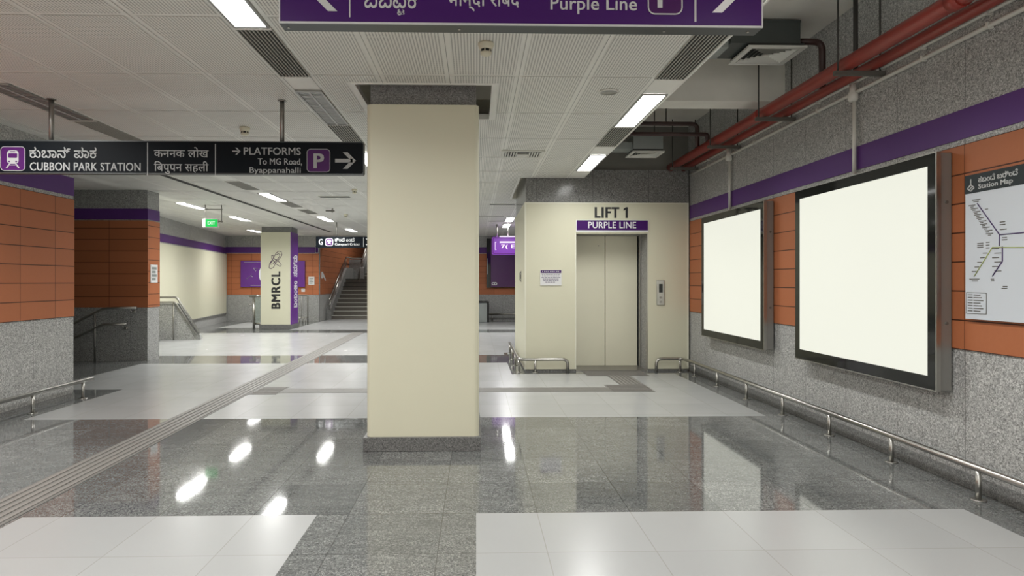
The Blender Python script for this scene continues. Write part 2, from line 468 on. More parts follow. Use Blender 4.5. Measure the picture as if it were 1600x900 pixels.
# back wall in two pieces beside the stair opening
for nm, x0, x1 in (('wall_back', -9.6, -5.86), ('wall_back_right', -1.2, 6.2)):
    w = wall(nm, x0, x1, 24.0, 24.2, CZ, 'gran_y')
    MB().box(x0, x1, 23.988, 24.0, .995, 2.52).build('terracotta_cladding', 'terra_y', w)
    MB().box(x0, x1, 23.99, 24.0, 2.55, 2.765).build('purple_band', 'purple_band', w)
struct(MB().box(6.0, 6.2, 12.5, 24.0, 0, CZ).build('wall_right_rear', 'gran_x'))
struct(MB().box(3.55, 6.2, 13.2, 13.4, 0, CZ).build('wall_lift_rear', 'gran_y'))
# stairwell
w = wall('wall_stair_left', -6.06, -5.86, 24.2, 36, 6.6, 'gran_x')
MB().box(-5.86, -5.85, 24.2, 36, .995, 6.6).build('terracotta_cladding', 'terra_x', w)
wall('wall_stair_right', -1.2, -1.0, 24.2, 36, 6.6, 'gran_x')
wall('wall_stair_end', -6.06, -1.0, 36, 36.2, 6.6, 'gran_y')
struct(MB().box(-6.06, -1.0, 24.0, 36.2, 6.6, 6.7).build('ceiling_stairwell', 'soffit'))
struct(MB().box(-5.86, -1.2, 24.0, 24.2, CZ, 6.6).build('wall_stair_lintel', 'gran_y'))
struct(MB().box(-5.86, -1.2, 25.25, 36, -.15, -.02).build('floor_stairwell', 'dark_floor'))

# suspended ceiling: sheet with a hole round the pillar, perforated panels, grooves
cm = MB()
HX0, HX1, HY0, HY1 = -1.05, .135, 5.56, 6.72
ZX = [-9.8, -6.52, -6.28, -4.27, -4.03, -1.62, -1.38, HX0, HX1, .72, .8, 1.51, 1.78, 6.2]
ZY = [-4.2, HY0, HY1, 10.52, 13.15, 25.0]
for x0, x1 in zip(ZX, ZX[1:]):
    for y0, y1 in zip(ZY, ZY[1:]):
        cx, cy = (x0 + x1) / 2, (y0 + y1) / 2
        if HX0 < cx < HX1 and HY0 < cy < HY1: continue
        if cx > 1.78 and cy < 13.15: continue
        if cx > .72 and 10.52 < cy < 13.15: continue
        if cy > 24 and not (-5.9 < cx < -1.2) and False: continue
        cm.quad((x0, y0, CZ), (x0, y1, CZ), (x1, y1, CZ), (x1, y0, CZ))
bmesh.ops.remove_doubles(cm.b, verts=cm.b.verts, dist=1e-4)
def sub(rects, hole):
    out = []
    for a, b, c, d in rects:
        hx0, hx1, hy0, hy1 = hole
        if hx0 >= b or hx1 <= a or hy0 >= d or hy1 <= c: out.append((a, b, c, d)); continue
        if c < hy0: out.append((a, b, c, hy0))
        if hy1 < d: out.append((a, b, hy1, d))
        if a < hx0: out.append((a, hx0, max(c, hy0), min(d, hy1)))
        if hx1 < b: out.append((hx1, b, max(c, hy0), min(d, hy1)))
    return out
zones = [(-1.38, 1.51, 5), (-4.03, -1.62, 4), (-6.28, -4.27, 3), (-9.2, -6.52, 4)]
PY = 1.15; YJ = [4.15 + PY * k for k in range(-7, 19)]
vent_hole = (.30, .93, 8.28, 8.80)
for zx0, zx1, n in zones:
    w = (zx1 - zx0) / n
    for i in range(n):
        for y0, y1 in zip(YJ, YJ[1:]):
            if y0 < -4.2 or y1 > 24: continue
            px0, px1 = zx0 + i * w + .034, zx0 + (i + 1) * w - .034
            rs = sub([(px0, px1, y0 + .019, y1 - .019)], (HX0 - .07, HX1 + .07, HY0 - .05, HY1 + .05))
            rs = [q for r in rs for q in sub([r], (.69, 9, 10.45, 13.2))]
            cm.mi = 1
            for a, b, c, d in rs:
                if b - a > .03 and d - c > .03: cm.quad((a, c, CZ - .003), (a, d, CZ - .003), (b, d, CZ - .003), (b, c, CZ - .003))
    cm.mi = 2
    for i in range(n + 1):
        gx = zx0 + i * w
        for a, b, c, d in sub(sub([(gx - .0025, gx + .0025, -4.2, 24)], (HX0 - .02, HX1 + .02, HY0 - .02, HY1 + .02)), (.70, 9, 10.5, 13.2)):
            cm.quad((a, c, CZ - .002), (a, d, CZ - .002), (b, d, CZ - .002), (b, c, CZ - .002))
cm.mi = 0
# folded rims: along the right edge, round the pillar hole and across the ends
cm.box(.72, .732, 10.52, 13.15, CZ - .004, CZ + .06); cm.box(1.765, 1.78, -4.2, 10.52, CZ - .004, CZ + .09)
for r in ((HX0 - .03, HX1 + .03, HY0 - .03, HY0), (HX0 - .03, HX1 + .03, HY1, HY1 + .03), (HX0 - .03, HX0, HY0, HY1), (HX1, HX1 + .03, HY0, HY1)):
    cm.box(*r, CZ - .006, CZ + .05)
struct(cm.build('ceiling', ['ceil', 'perf', 'groove']))
struct(MB().box(-9.8, 6.2, 24.2, 25.0, CZ + .01, CZ + .05).build('ceiling_edge', 'ceil')) if False else None
# concrete structure above and beside it
struct(MB().box(-9.8, 6.2, -4.4, 24.0, SZ, SZ + .15).build('ceiling_soffit', 'soffit'))
struct(MB().box(-1.0, 3.55, 7.27, 7.60, 3.55, SZ).build('trim_3', 'soffit'))
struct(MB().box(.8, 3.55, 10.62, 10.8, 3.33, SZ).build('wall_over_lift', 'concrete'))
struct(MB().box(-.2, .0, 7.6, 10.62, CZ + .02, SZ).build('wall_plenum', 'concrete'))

# ------------------------------------------------------------------ pillars
p = thing('pillar', (-.47, 6.1, 0), 'big square pillar wrapped in plain cream sheet in the middle of the hall', 'pillar')
MB().box(-.93, .0, 5.66, 6.58, .11, 3.75).build('shaft', 'gran_cap', p)
MB().vbox(-.96, .025, 5.62, 6.62, .115, 3.03, .05, 5).build('wrap', 'cream', p, 'cream laminate wrap with rounded corners')
MB().box(-.985, .04, 5.59, 6.65, 0, .122, .004).build('plinth', 'gran_plinth', p, 'low speckled grey granite plinth')
p = thing('pillar', (-6.26, 20.5, 0), 'cream and purple pillar lettered BMRCL in the far left hall', 'pillar')
MB().box(-6.70, -5.77, 20.17, 20.83, .1, 3.19).build('shaft', 'gran_cap', p)
MB().box(-6.72, -5.80, 20.14, 20.86, .14, 3.02).build('wrap', 'cream', p)
MB().box(-5.80, -5.76, 20.14, 20.86, .14, 3.02).build('side_panel', 'board_purple', p, 'purple side panel')
MB().box(-6.76, -5.74, 20.12, 20.88, 0, .14, .004).build('plinth', 'gran_plinth', p)
vtext('lettering', 'BMRCL', 'letter_black', -6.39, -6.11, .63, 1.80, 20.14, p, bold=.055)
vtext('side_lettering', 'ಬಂಬಂಅಂ  ನಮ್ಮ', 'letter_white', 20.25, 20.75, .65, 2.32, -5.76, p, face='+x', bold=.03)
em = MB()
ep = lambda L: [(-6.72 + (x - 408) * .02, 20.134, 1.48 - (z - 440) * .0202) for x, z in L]
for L_ in ([(421, 419), (422, 412), (428, 403), (432, 396), (436, 393), (440, 394), (441, 399), (437, 405), (431, 411), (428, 418), (424, 420), (421, 419)],
           [(427, 399), (429, 405), (436, 409), (440, 414), (438, 417), (431, 412), (425, 404), (425, 400), (427, 399)],
           [(432, 399), (435, 397), (438, 398), (437, 402), (432, 407), (427, 413)], [(428, 407), (423, 411), (424, 414)]):
    em.tube(ep(L_), .008, 6)
em.build('emblem', 'icon_purple', p, 'looping line emblem above the lettering')

# ------------------------------------------------------------------ lift
L = thing('lift_enclosure', (2.2, 11.7, 0), 'cream clad lift enclosure with double doors lettered LIFT 1 above', 'lift')
LX0, LX1, LY, LB = .80, 3.53, 10.52, 13.12
OX0, OX1, OZ = 1.65, 2.84, 2.275
g = MB(); g.box(LX0 + .02, LX1, LY + .025, LB - .02, 2.76, 3.33); g.build('granite_band', 'gran_lift', L, 'grey speckled granite band above the cream cladding')
c = MB()
c.box(LX0, OX0, LY, LY + .05, .035, 2.785); c.box(OX1, LX1 - .01, LY, LY + .05, .035, 2.785); c.box(OX0, OX1, LY, LY + .05, OZ, 2.785)
c.box(LX0, LX0 + .05, LY + .05, LB, .035, 2.785); c.box(LX0 + .05, LX1, LB - .05, LB, .0, 2.785)
c.build('cladding', 'cream', L)
e = MB(); e.box(LX0 - .004, LX0 + .022, LY - .005, LY, .035, 2.785); e.box(LX1 - .035, LX1 - .009, LY - .005, LY, .035, 2.785); e.box(LX0 + .022, LX1 - .035, LY - .005, LY, 2.765, 2.785)
e.box(OX0 - .022, OX0, LY - .005, LY, .035, OZ); e.build('edging', 'cream_edge', L)
MB().box(LX0 + .015, OX0, LY + .01, LY + .05, 0, .035).box(OX1, LX1, LY + .01, LY + .05, 0, .035).box(LX0 + .015, LX0 + .05, LY + .05, LB, 0, .035).build('kick_plate', 'gran_dark', L)
DY = 11.10
j = MB(); j.box(OX1, OX1 + .05, LY + .05, DY + .1, 0, OZ + .02); j.box(OX0 - .05, OX0, LY + .05, DY + .1, 0, OZ + .02); j.box(OX0, OX1, LY + .05, DY + .1, OZ, OZ + .06)
j.build('door_reveal', 'gran_y', L, 'grey granite reveal beside the doors')
f = MB(); f.box(OX1 - .03, OX1, DY - .16, DY - .12, 0, OZ); f.box(OX1 - .012, OX1, LY + .01, LY + .05, 0, OZ); f.build('door_frame', 'steel', L, 'steel door frame edge')
MB().box(OX0, OX1, LY + .02, DY + .05, -.01, .012).build('sill', 'steel_dark', L)
for x0, x1, lab in ((OX0, 2.241, 'left'), (2.251, OX1 - .03, 'right')):
    d = MB().box(x0, x1, DY, DY + .04, .014, OZ - .002, .003).build('door_leaf', 'door_cream', L)
MB().box(OX0, OX1, DY + .045, DY + .06, .014, OZ).build('door_backing', 'blackmat', L)
MB().lathe((2.13, DY - .004, 2.10), [(.008, 0), (.008, .008)], 10).build('keyhole', 'blackmat', L)
text('lettering', 'LIFT', 'letter_black', 1.955, 2.365, 2.53, 2.71, LY, L, bold=.06)
MB().prism([(2.468, LY, 2.53), (2.506, LY, 2.53), (2.506, LY, 2.71), (2.476, LY, 2.71), (2.436, LY, 2.684), (2.436, LY, 2.65), (2.468, LY, 2.668)], (0, -.002, 0)).build('numeral', 'letter_black', L)
s = thing('line_sign', (2.24, LY, 2.4), 'purple sign reading PURPLE LINE above the lift doors', 'sign')
MB().box(1.645, 2.845, LY - .014, LY, 2.30, 2.495).build('border', 'letter_white', s)
MB().box(1.655, 2.835, LY - .018, LY - .014, 2.327, 2.49).build('panel', 'sign_purple', s)
text('lettering', 'PURPLE LINE', 'letter_white', 1.845, 2.64, 2.36, 2.465, LY - .018, s, bold=.018)
s = thing('notice', (1.23, LY, 1.55), 'small lift notice with purple heading on the cream lift wall', 'notice')
MB().box(1.055, 1.405, LY - .012, LY, 1.415, 1.67).build('plate', 'paper', s)
MB().box(1.06, 1.40, LY - .015, LY - .012, 1.622, 1.668).build('heading', 'sign_purple', s)
hl = MB()
for k in range(9): hl.box(1.085 + k * .032, 1.085 + k * .032 + (.024 if k % 3 else .016), LY - .0165, LY - .015, 1.638, 1.652)
hl.build('printed_lines', 'letter_grey', s)
ln = MB()
for k in range(6):
    z = 1.595 - k * .026; wd = (.30, .29, .31, .27, .25, .18)[k]; x = 1.23 - wd / 2
    while x < 1.23 + wd / 2 - .02:
        q = random.uniform(.02, .05); ln.box(x, min(x + q, 1.23 + wd / 2), LY - .0135, LY - .012, z, z + .009); x += q + .008
ln.build('printed_lines', 'map_violet', s)
s = thing('call_panel', (3.05, LY, 1.3), 'steel lift call panel with black display right of the doors', 'call panel')
MB().box(2.985, 3.115, LY - .016, LY, 1.09, 1.505, .006).build('plate', 'steel', s)
MB().box(3.02, 3.082, LY - .019, LY - .016, 1.30, 1.44).build('display', 'black', s)
for z in (1.215, 1.145):
    MB().tube([(3.05, LY - .024, z), (3.05, LY - .016, z)], .021, 16).build('button', 'steel_dark', s)
s = MB()   # small dark pictogram sticker on the lift's left side
for r in ((11.35, 11.40, 1.47, 1.67), (11.40, 11.62, 1.63, 1.66), (11.40, 11.60, 1.48, 1.51), (11.55, 11.62, 1.50, 1.63), (11.72, 11.76, 1.50, 1.64), (11.46, 11.51, 1.53, 1.61)):
    s.box(LX0 - .004, LX0, r[0], r[1], r[2], r[3])
tag(recenter(s.build('pictogram', 'bracket'), (LX0, 11.5, 1.57)), 'small dark pictogram stuck to the left side of the lift', 'sticker')

# ------------------------------------------------------------------ light boxes
def lightbox(y0, label):
    X = 3.41; T = thing('lightbox', (3.54, y0, .67), label, 'light box', 'blank light boxes on the right wall')
    y1 = y0 + 2.095; z0, z1 = .67, 2.438
    MB().box(X + .012, 3.53, y0, y1, z0, z1, .004).build('housing', 'alu', T)
    f = MB(); b = .088; x0, x1 = X, X + .014
    f.box(x0, x1, y0, y0 + b, z0, z1); f.box(x0, x1, y1 - b, y1, z0, z1); f.box(x0, x1, y0 + b, y1 - b, z0, z0 + b + .01); f.box(x0, x1, y0 + b, y1 - b, z1 - b, z1)
    f.build('frame', 'black', T, 'glossy black frame')
    e = MB(); e.box(x0 - .004, x0 + .03, y0 - .012, y0, z0 - .006, z1 + .006); e.box(x0 - .004, x0 + .02, y0, y1, z1, z1 + .008); e.box(x0 - .004, x0 + .02, y0, y1, z0 - .008, z0); e.build('edge_trim', 'steel', T)
    MB().box(X + .004, X + .012, y0 + b, y1 - b, z0 + b + .01, z1 - b).build('screen', 'lightbox', T, 'blank glowing white screen')
    l = MB()
    for k in range(2): l.tube([(3.49, y0 - .008, z0 + .5 + .9 * k), (3.49, y0 + .01, z0 + .5 + .9 * k)], .012, 10)
    l.build('lock', 'bracket', T)
    return T
b0 = lightbox(4.665, 'blank glowing light box nearest the camera beside the route map')
copy_thing(b0, (3.54, 7.51, .67), 'blank glowing light box further along, next to the lift')

# ------------------------------------------------------------------ route map board
T = thing('route_map', (3.53, 4.0, 1.2), 'pale station map board with dark grey header on the right wall', 'map')
my0, my1 = 4.50, 3.23; X = 3.505
MB().box(X, 3.518, my1, my0, 1.215, 2.235).build('panel', 'map_white', T)
MB().box(X - .003, X, my1, my0, 2.105, 2.235).build('header', 'map_head', T, 'dark grey header strip')
text('header_lettering', 'ಕಬಂದೆ ಬರಿಂದೆ', 'letter_grey', 4.375, 4.05, 2.170, 2.212, X - .003, T, face='-x', bold=.01)
text('header_lettering', 'Station Map', 'letter_grey', 4.375, 4.09, 2.115, 2.160, X - .003, T, face='-x', bold=.01)
hm = MB()
for a, b, r in (((4.445, 2.205), (4.445, 2.165), .004), ((4.445, 2.165), (4.415, 2.14), .005), ((4.445, 2.165), (4.475, 2.14), .005), ((4.475, 2.14), (4.445, 2.12), .005), ((4.415, 2.14), (4.445, 2.12), .005), ((4.43, 2.15), (4.46, 2.13), .004)):
    hm.tube([(X - .004, a[0], a[1]), (X - .004, b[0], b[1])], r, 6)
hm.build('header_emblem', 'letter_grey', T)
def mp(px, py):   # position on the sheet from the zoomed crop of the board
    u = (px - 1527) / (1600 - 1527); yy = 4.52 - .385 * u
    return yy, 1.48 - (py - 440) * yy / 783 * .79
def mline(mb, pts, r):
    for a, b in zip(pts, pts[1:]): mb.tube([(X - .002, *a), (X - .002, *b)], r, 6)
pp = lambda zx, zy: mp(1400 + zx / 4.285, 310 + zy / 4.285)
m1 = MB(); mline(m1, [pp(650, 28), pp(805, 240), pp(1000, 220)], .0038); mline(m1, [pp(805, 240), pp(803, 315)], .003); mline(m1, [pp(824, 320), pp(824, 420), pp(757, 520)], .0038)
m1.build('purple_route', 'map_violet', T)
m1 = MB(); mline(m1, [pp(627, 522), pp(757, 325), pp(1000, 325)], .003); m1.build('green_route', 'map_green', T)
m1 = MB()
def word(zx, zy, w, h=7):
    a = pp(zx, zy); b = pp(zx + w, zy); m1.box(X - .002, X, b[0], a[0], a[1] - .0032, a[1] + .0028)
for k in range(10): 
    word(585 + k * 14 + (k % 3) * 4, 45 + k * 21, 50); word(600 + k * 14, 54 + k * 21, 22)
for k in range(5): word(690 - k * 20, 365 + k * 31, 32)
for k in range(6): word(755 + (k % 2) * 15, 335 + k * 30, 45)
for k in range(3): word(650, 300 + 13 * k, 42); word(712, 292 + 19 * k, 24)
for zx, zy, w in ((592, 540, 72), (610, 553, 42), (745, 540, 22), (748, 552, 20), (612, 8, 60), (620, 18, 40), (705, 68, 20), (806, 155, 35), (806, 172, 36), (822, 260, 30), (820, 275, 34), (826, 590, 30), (818, 603, 36), (806, 205, 44)): word(zx, zy, w)
for k in range(7): word(580, 645 + k * 18, 34); word(622, 647 + k * 18, 50 + 10 * (k % 3))
m1.build('printed_names', 'bracket', T)
m1 = MB(); q = [pp(570, 630), pp(715, 635), pp(715, 778), pp(570, 772)]; mline(m1, q + [q[0]], .0018); m1.build('legend_box', 'bracket', T)

# ------------------------------------------------------------------ pipes on the right
def item(name, mb, mat, c, label, cat, group=None): return tag(recenter(mb.build(name, mat), c), label, cat, group)
T = thing('fire_pipe', (3.22, 4, 3.37), 'thick red pipe running along the upper right wall, outer of two', 'pipe', 'red fire pipes')
MB().tube([(3.22, -4.2, 3.37), (3.22, 10.54, 3.37)], .062, 20).build('pipe_run', 'red_pipe', T)
k = MB()
for y in (1.2, 4.2, 7.2): k.tube([(3.22, y - .05, 3.37), (3.22, y + .05, 3.37)], .070, 20)
k.build('coupling', 'red_pipe', T)
T = thing('fire_pipe', (3.44, 4, 3.355), 'thinner red pipe between the thick red pipe and the granite wall', 'pipe', 'red fire pipes')
MB().tube([(3.44, -4.2, 3.357), (3.44, 10.54, 3.357)], .047, 18).build('pipe_run', 'red_pipe', T)
ords = ['out of frame above the route map', 'above the near light box', 'second from the front, above the gap between light boxes', 'third from the front, above the far light box', 'fourth from the front, by the lift']
br0 = None
for k, y in enumerate((3.95, 5.47, 7.03, 8.5, 10.15)):
    lab = 'grey pipe bracket hung on rods, ' + ords[k]
    if br0 is None:
        br0 = thing('pipe_bracket', (3.3, y, 3.29), lab, 'bracket', 'brackets under the red pipes')
        m = MB(); m.box(3.10, 3.545, y - .02, y + .02, 3.266, 3.304); m.build('cross_arm', 'bracket', br0)
        for x in (3.135, 3.505): MB().tube([(x, y, 3.304), (x, y, SZ)], .008, 8).build('hanger_rod', 'rod', br0)
        MB().box(3.20, 3.24, y - .02, y + .02, 3.304, 3.3075).box(3.42, 3.46, y - .02, y + .02, 3.304, 3.3075).build('saddle', 'bracket', br0)
    else: copy_thing(br0, (3.3, y, 3.29), lab)
for z, x, lab in ((3.235, 3.518, 'lower pale conduit run along the wall under the red pipes'), (3.33, 3.516, 'upper pale conduit run just above the other one under the red pipes')):
    T = thing('conduit', (x, 4, z), lab, 'conduit', 'pale conduits along the wall')
    MB().tube([(x, -4.2, z), (x, 10.45, z)], .0145 if z > 3.3 else .018, 10).build('tube', 'conduit', T)
    k = MB()
    for y in (1.0, 2.6, 4.3, 4.95, 6.5, 8.0, 9.6): k.box(x - .022, x + .022, y - .01, y + .01, z - .022, z + .022)
    k.build('clip', 'conduit', T)
for y, lab in ((5.86, 'vertical conduit dropping to the near light box'), (8.78, 'vertical conduit dropping to the light box by the lift')):
    T = thing('conduit_drop', (3.52, y, 2.5), lab, 'conduit', 'conduit drops to the light boxes')
    MB().tube([(3.512, y, 2.46), (3.512, y, 3.20)], .0175, 12).build('tube', 'conduit', T)
    MB().lathe((3.50, y, 3.15), [(.03, 0), (.045, .02), (.045, .07), (.03, .1), (.03, .16)], 14).build('junction_box', 'conduit', T)
# maroon branch pipes in the void
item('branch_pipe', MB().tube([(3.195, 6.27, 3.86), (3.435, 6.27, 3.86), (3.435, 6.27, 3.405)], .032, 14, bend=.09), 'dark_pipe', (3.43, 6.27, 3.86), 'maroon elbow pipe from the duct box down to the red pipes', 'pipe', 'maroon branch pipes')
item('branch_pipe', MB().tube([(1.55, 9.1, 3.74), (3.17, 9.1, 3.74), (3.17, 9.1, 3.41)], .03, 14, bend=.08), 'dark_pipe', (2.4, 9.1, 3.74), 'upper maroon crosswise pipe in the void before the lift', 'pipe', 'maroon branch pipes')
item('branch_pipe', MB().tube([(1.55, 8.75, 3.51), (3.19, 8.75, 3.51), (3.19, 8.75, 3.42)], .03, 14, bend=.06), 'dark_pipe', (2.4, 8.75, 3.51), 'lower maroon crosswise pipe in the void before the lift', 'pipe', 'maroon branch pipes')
item('riser_pipe', MB().tube([(3.44, 5.72, 3.40), (3.44, 5.72, SZ)], .02, 12), 'rod', (3.44, 5.72, 3.7), 'thin dark pipe rising from the red pipe to the soffit', 'pipe')
for x, lab in ((2.38, 'left thin hanger rod in the void before the lift'), (2.72, 'right thin hanger rod in the void before the lift')):
    item('hanger_rod', MB().tube([(x, 9.1, 3.77), (x, 9.1, SZ)], .009, 8), 'rod', (x, 9.1, 3.9), lab, 'rod', 'hanger rods in the void')
# air diffusers hanging in the void
def diffuser(x0, x1, y0, y1, z, label):
    T = thing('air_diffuser', ((x0 + x1) / 2, (y0 + y1) / 2, z), label, 'air vent', 'air diffusers in the void')
    cx, cy = (x0 + x1) / 2, (y0 + y1) / 2; hx, hy = (x1 - x0) / 2, (y1 - y0) / 2
    f = MB()
    def sq(k0, z0, k1, z1):
        a = [(cx - hx * k0, cy - hy * k0, z0), (cx + hx * k0, cy - hy * k0, z0), (cx + hx * k0, cy + hy * k0, z0), (cx - hx * k0, cy + hy * k0, z0)]
        b = [(cx - hx * k1, cy - hy * k1, z1), (cx + hx * k1, cy - hy * k1, z1), (cx + hx * k1, cy + hy * k1, z1), (cx - hx * k1, cy + hy * k1, z1)]
        for i in range(4): f.quad(a[i], a[(i + 1) % 4], b[(i + 1) % 4], b[i])
    sq(1, z, .82, z); sq(1, z, 1, z + .02); sq(.82, z, .82, z + .03)
    f.build('frame', 'vent_white', T)
    f = MB()
    for k in range(5): q = .78 - k * .145; sq(q, z + .002, q - .095, z + .03)
    f.quad((cx - hx * .1, cy - hy * .1, z + .004), (cx + hx * .1, cy - hy * .1, z + .004), (cx + hx * .1, cy + hy * .1, z + .004), (cx - hx * .1, cy + hy * .1, z + .004))
    f.build('louvre', 'vent_white', T)
    MB().box(x0 + .02, x1 - .02, y0 + .02, y1 - .02, z + .032, z + .05).build('backing', 'vent_dark', T)
diffuser(2.66, 3.24, 6.18, 6.70, 3.77, 'large square white air diffuser under the dark duct box')
diffuser(2.31, 2.79, 9.40, 9.86, 3.395, 'smaller square white air diffuser near the lift')
T = thing('duct_box', (2.9, 6.42, 3.83), 'dark duct box above the large white air diffuser', 'duct')
m = MB(); m.box(2.5, 3.19, 6.22, 6.66, 3.822, 4.03); m.build('body', 'duct', T)
MB().box(2.48, 3.195, 6.215, 6.665, 4.03, 4.05).build('flange', 'duct', T)
MB().box(1.3, 2.5, 6.28, 6.62, 3.80, 3.98).box(2.30, 2.36, 6.25, 6.65, 3.77, 4.01).build('side_duct', 'galv', T, 'galvanised side duct')
T = thing('duct_box', (2.5, 9.62, 3.45), 'pale galvanised duct box above the smaller air diffuser', 'duct')
MB().box(2.33, 2.77, 9.42, 9.84, 3.447, 3.66).build('body', 'galv', T); MB().box(1.3, 2.33, 9.50, 9.78, 3.46, 3.56).build('side_duct', 'galv', T)
for x in (2.40, 2.70): MB().tube([(x, 9.63, 3.66), (x, 9.63, SZ)], .008, 8).build('hanger_rod', 'rod', T)

# ------------------------------------------------------------------ ceiling lights, grilles and fittings
lamp0 = off0 = grille0 = None
LAMP_W, FAR = 29, 2.15
def set_power(T, p):
    for c in T.children:
        if c.type == 'LIGHT': c.data = c.data.copy(); c.data.energy = p
def lamp(x, y0, label, lit=True, L=1.22, w=.24):
    global lamp0, off0
    src = lamp0 if lit else off0
    if src is not None and abs(L - 1.22) < 1e-6:
        c = copy_thing(src, (x, y0, CZ), label)
        if lit and y0 > 10: set_power(c, LAMP_W * FAR)
        return c
    T = thing('ceiling_light', (x, y0, CZ), label, 'ceiling light', 'lit strip lights in the ceiling' if lit else 'unlit strip lights in the ceiling')
    f = MB(); z0, z1 = CZ - .016, CZ - .0035; h = w / 2; b = .018
    f.box(x - h, x + h, y0, y0 + b, z0, z1); f.box(x - h, x + h, y0 + L - b, y0 + L, z0, z1); f.box(x - h, x - h + b, y0 + b, y0 + L - b, z0, z1); f.box(x + h - b, x + h, y0 + b, y0 + L - b, z0, z1)
    f.build('frame', 'lamp_off', T)
    if lit:
        MB().box(x - h + b, x + h - b, y0 + b, y0 + L - b, CZ - .012, z1).build('diffuser', 'lamp', T)
        ld = bpy.data.lights.new('tube_light', 'AREA'); ld.shape = 'RECTANGLE'; ld.size = w - 2 * b; ld.size_y = L - 2 * b; ld.energy = LAMP_W; ld.color = (1, 1, .97); ld.spread = math.radians(158)
        lo = bpy.data.objects.new('tube_light', ld); C.objects.link(lo); lo.parent = T; lo.location = (0, L / 2, -.020)
        lamp0 = lamp0 or T
    else:
        MB().box(x - h + b, x + h - b, y0 + b, y0 + L - b, CZ - .0055, z1).build('backing', 'vent_dark', T)
        m = MB()
        for k in range(28):
            y = y0 + b + (L - 2 * b) * (k + .5) / 28; m.box(x - h + b, x + h - b, y - .014, y + .014, CZ - .010, CZ - .0056)
        m.build('louvre', 'lamp_off', T)
        MB().box(x - .010, x + .010, y0 + b, y0 + L - b, CZ - .014, CZ - .010).build('spine', 'letter_grey', T)
        off0 = off0 or T
    return T
def grille(x, y0, label, L=1.0, w=.24):
    global grille0
    if grille0 is not None and abs(L - 1.0) < 1e-6: return copy_thing(grille0, (x, y0, CZ), label)
    T = thing('air_grille', (x, y0, CZ), label, 'air grille', 'linear air grilles in the ceiling')
    h = w / 2
    MB().box(x - h, x + h, y0, y0 + L, CZ - .0055, CZ - .0035).build('backing', 'vent_dark', T)
    m = MB(); n = 9
    for k in range(n + 1):
        xx = x - h + w * k / n; m.box(xx - .0042, xx + .0042, y0, y0 + L, CZ - .012, CZ - .0055)
    m.build('slats', 'slat', T)
    f = MB(); f.box(x - h, x + h, y0 - .012, y0, CZ - .013, CZ - .0035); f.box(x - h, x + h, y0 + L, y0 + L + .012, CZ - .013, CZ - .0035); f.build('end_bar', 'ceil', T)
    grille0 = grille0 or T
    return T
LXs, RXs, FXs, GXs = -1.5, 1.625, -4.15, -6.4
lamp(LXs, 3.10, 'lit strip light at the top of the picture, left of the purple sign')
grille(LXs, 4.36, 'air grille in the ceiling just left of the purple sign')
lamp(LXs, 5.75, 'unlit louvred strip light above the station sign, left of the cream pillar', lit=False)
grille(LXs, 7.0, 'air grille just behind the unlit louvred light left of the cream pillar')
set_power(lamp(LXs, 8.45, 'lit strip light peeping out left of the cream pillar'), LAMP_W * 1.5)
lamp(LXs - .25, 11.1, 'lit strip light hidden behind the cream pillar, seen only in floor reflection')
lamp(LXs, 14.0, 'lit strip light further back hidden behind the cream pillar')
lamp(RXs, 3.10, 'lit strip light hidden above the hanging purple sign')
grille(RXs, 4.35, 'air grille at the ceiling edge just right of the purple sign')
lamp(RXs, 5.78, 'large lit strip light at the right ceiling edge')
grille(RXs, 7.03, 'short air grille between the two lit strip lights at the right ceiling edge')
lamp(RXs + .02, 8.56, 'lit strip light at the right ceiling edge closest to the lift')
lamp(FXs, 5.62, 'unlit louvred strip light at far left above the station sign', lit=False)
grille(FXs, 6.90, 'air grille behind the far left unlit light above the station sign')
grille(FXs, 11.0, 'air grille just in front of the first lit light beyond the station sign')
lamp(FXs + .05, 12.45, 'first lit strip light seen just below the station sign lettering')
grille(FXs + .05, 13.8, 'air grille just behind the first lit light beyond the station sign')
grille(FXs + .05, 15.2, 'second air grille behind the first lit light beyond the station sign')
lamp(FXs + .05, 16.95, 'lit strip light left of the stair direction sign hanger')
lamp(FXs + .0, 20.8, 'lit strip light just above the stair direction sign')
lamp(GXs, 14.0, 'lit strip light left of the green exit sign')
lamp(GXs, 16.95, 'lit strip light right of the green exit sign')
lamp(-7.45, 21.2, 'lit strip light between the exit sign and the lettered pillar')
lamp(.92, 16.95, 'nearer lit strip light seen in the gap left of the lift')
lamp(.92, 18.9, 'farther lit strip light seen in the gap left of the lift')
lamp(LXs, .45, 'lit strip light overhead left, out of frame above the camera')
lamp(LXs, -2.3, 'lit strip light overhead left, out of frame behind the camera')
lamp(RXs, .45, 'lit strip light overhead right, out of frame above the camera')
lamp(RXs, -2.3, 'lit strip light overhead right, out of frame behind the camera')
big = lamp(FXs, 4.15, 'unseen strip light added at far left to brighten the left wall')  # unseen lamp, put in close by to brighten the left wall
big2 = lamp(FXs, .2, 'lit strip light at far left, out of frame behind the camera')
set_power(big, LAMP_W * 2.2); set_power(big2, LAMP_W * 2.0)
set_power(copy_thing(lamp0, (-3.6, 27.6, 6.6), 'unseen strip light added high over the stairs to brighten the stairwell'), 120)  # added lamp, out of sight, lifts the dark stairwell wall
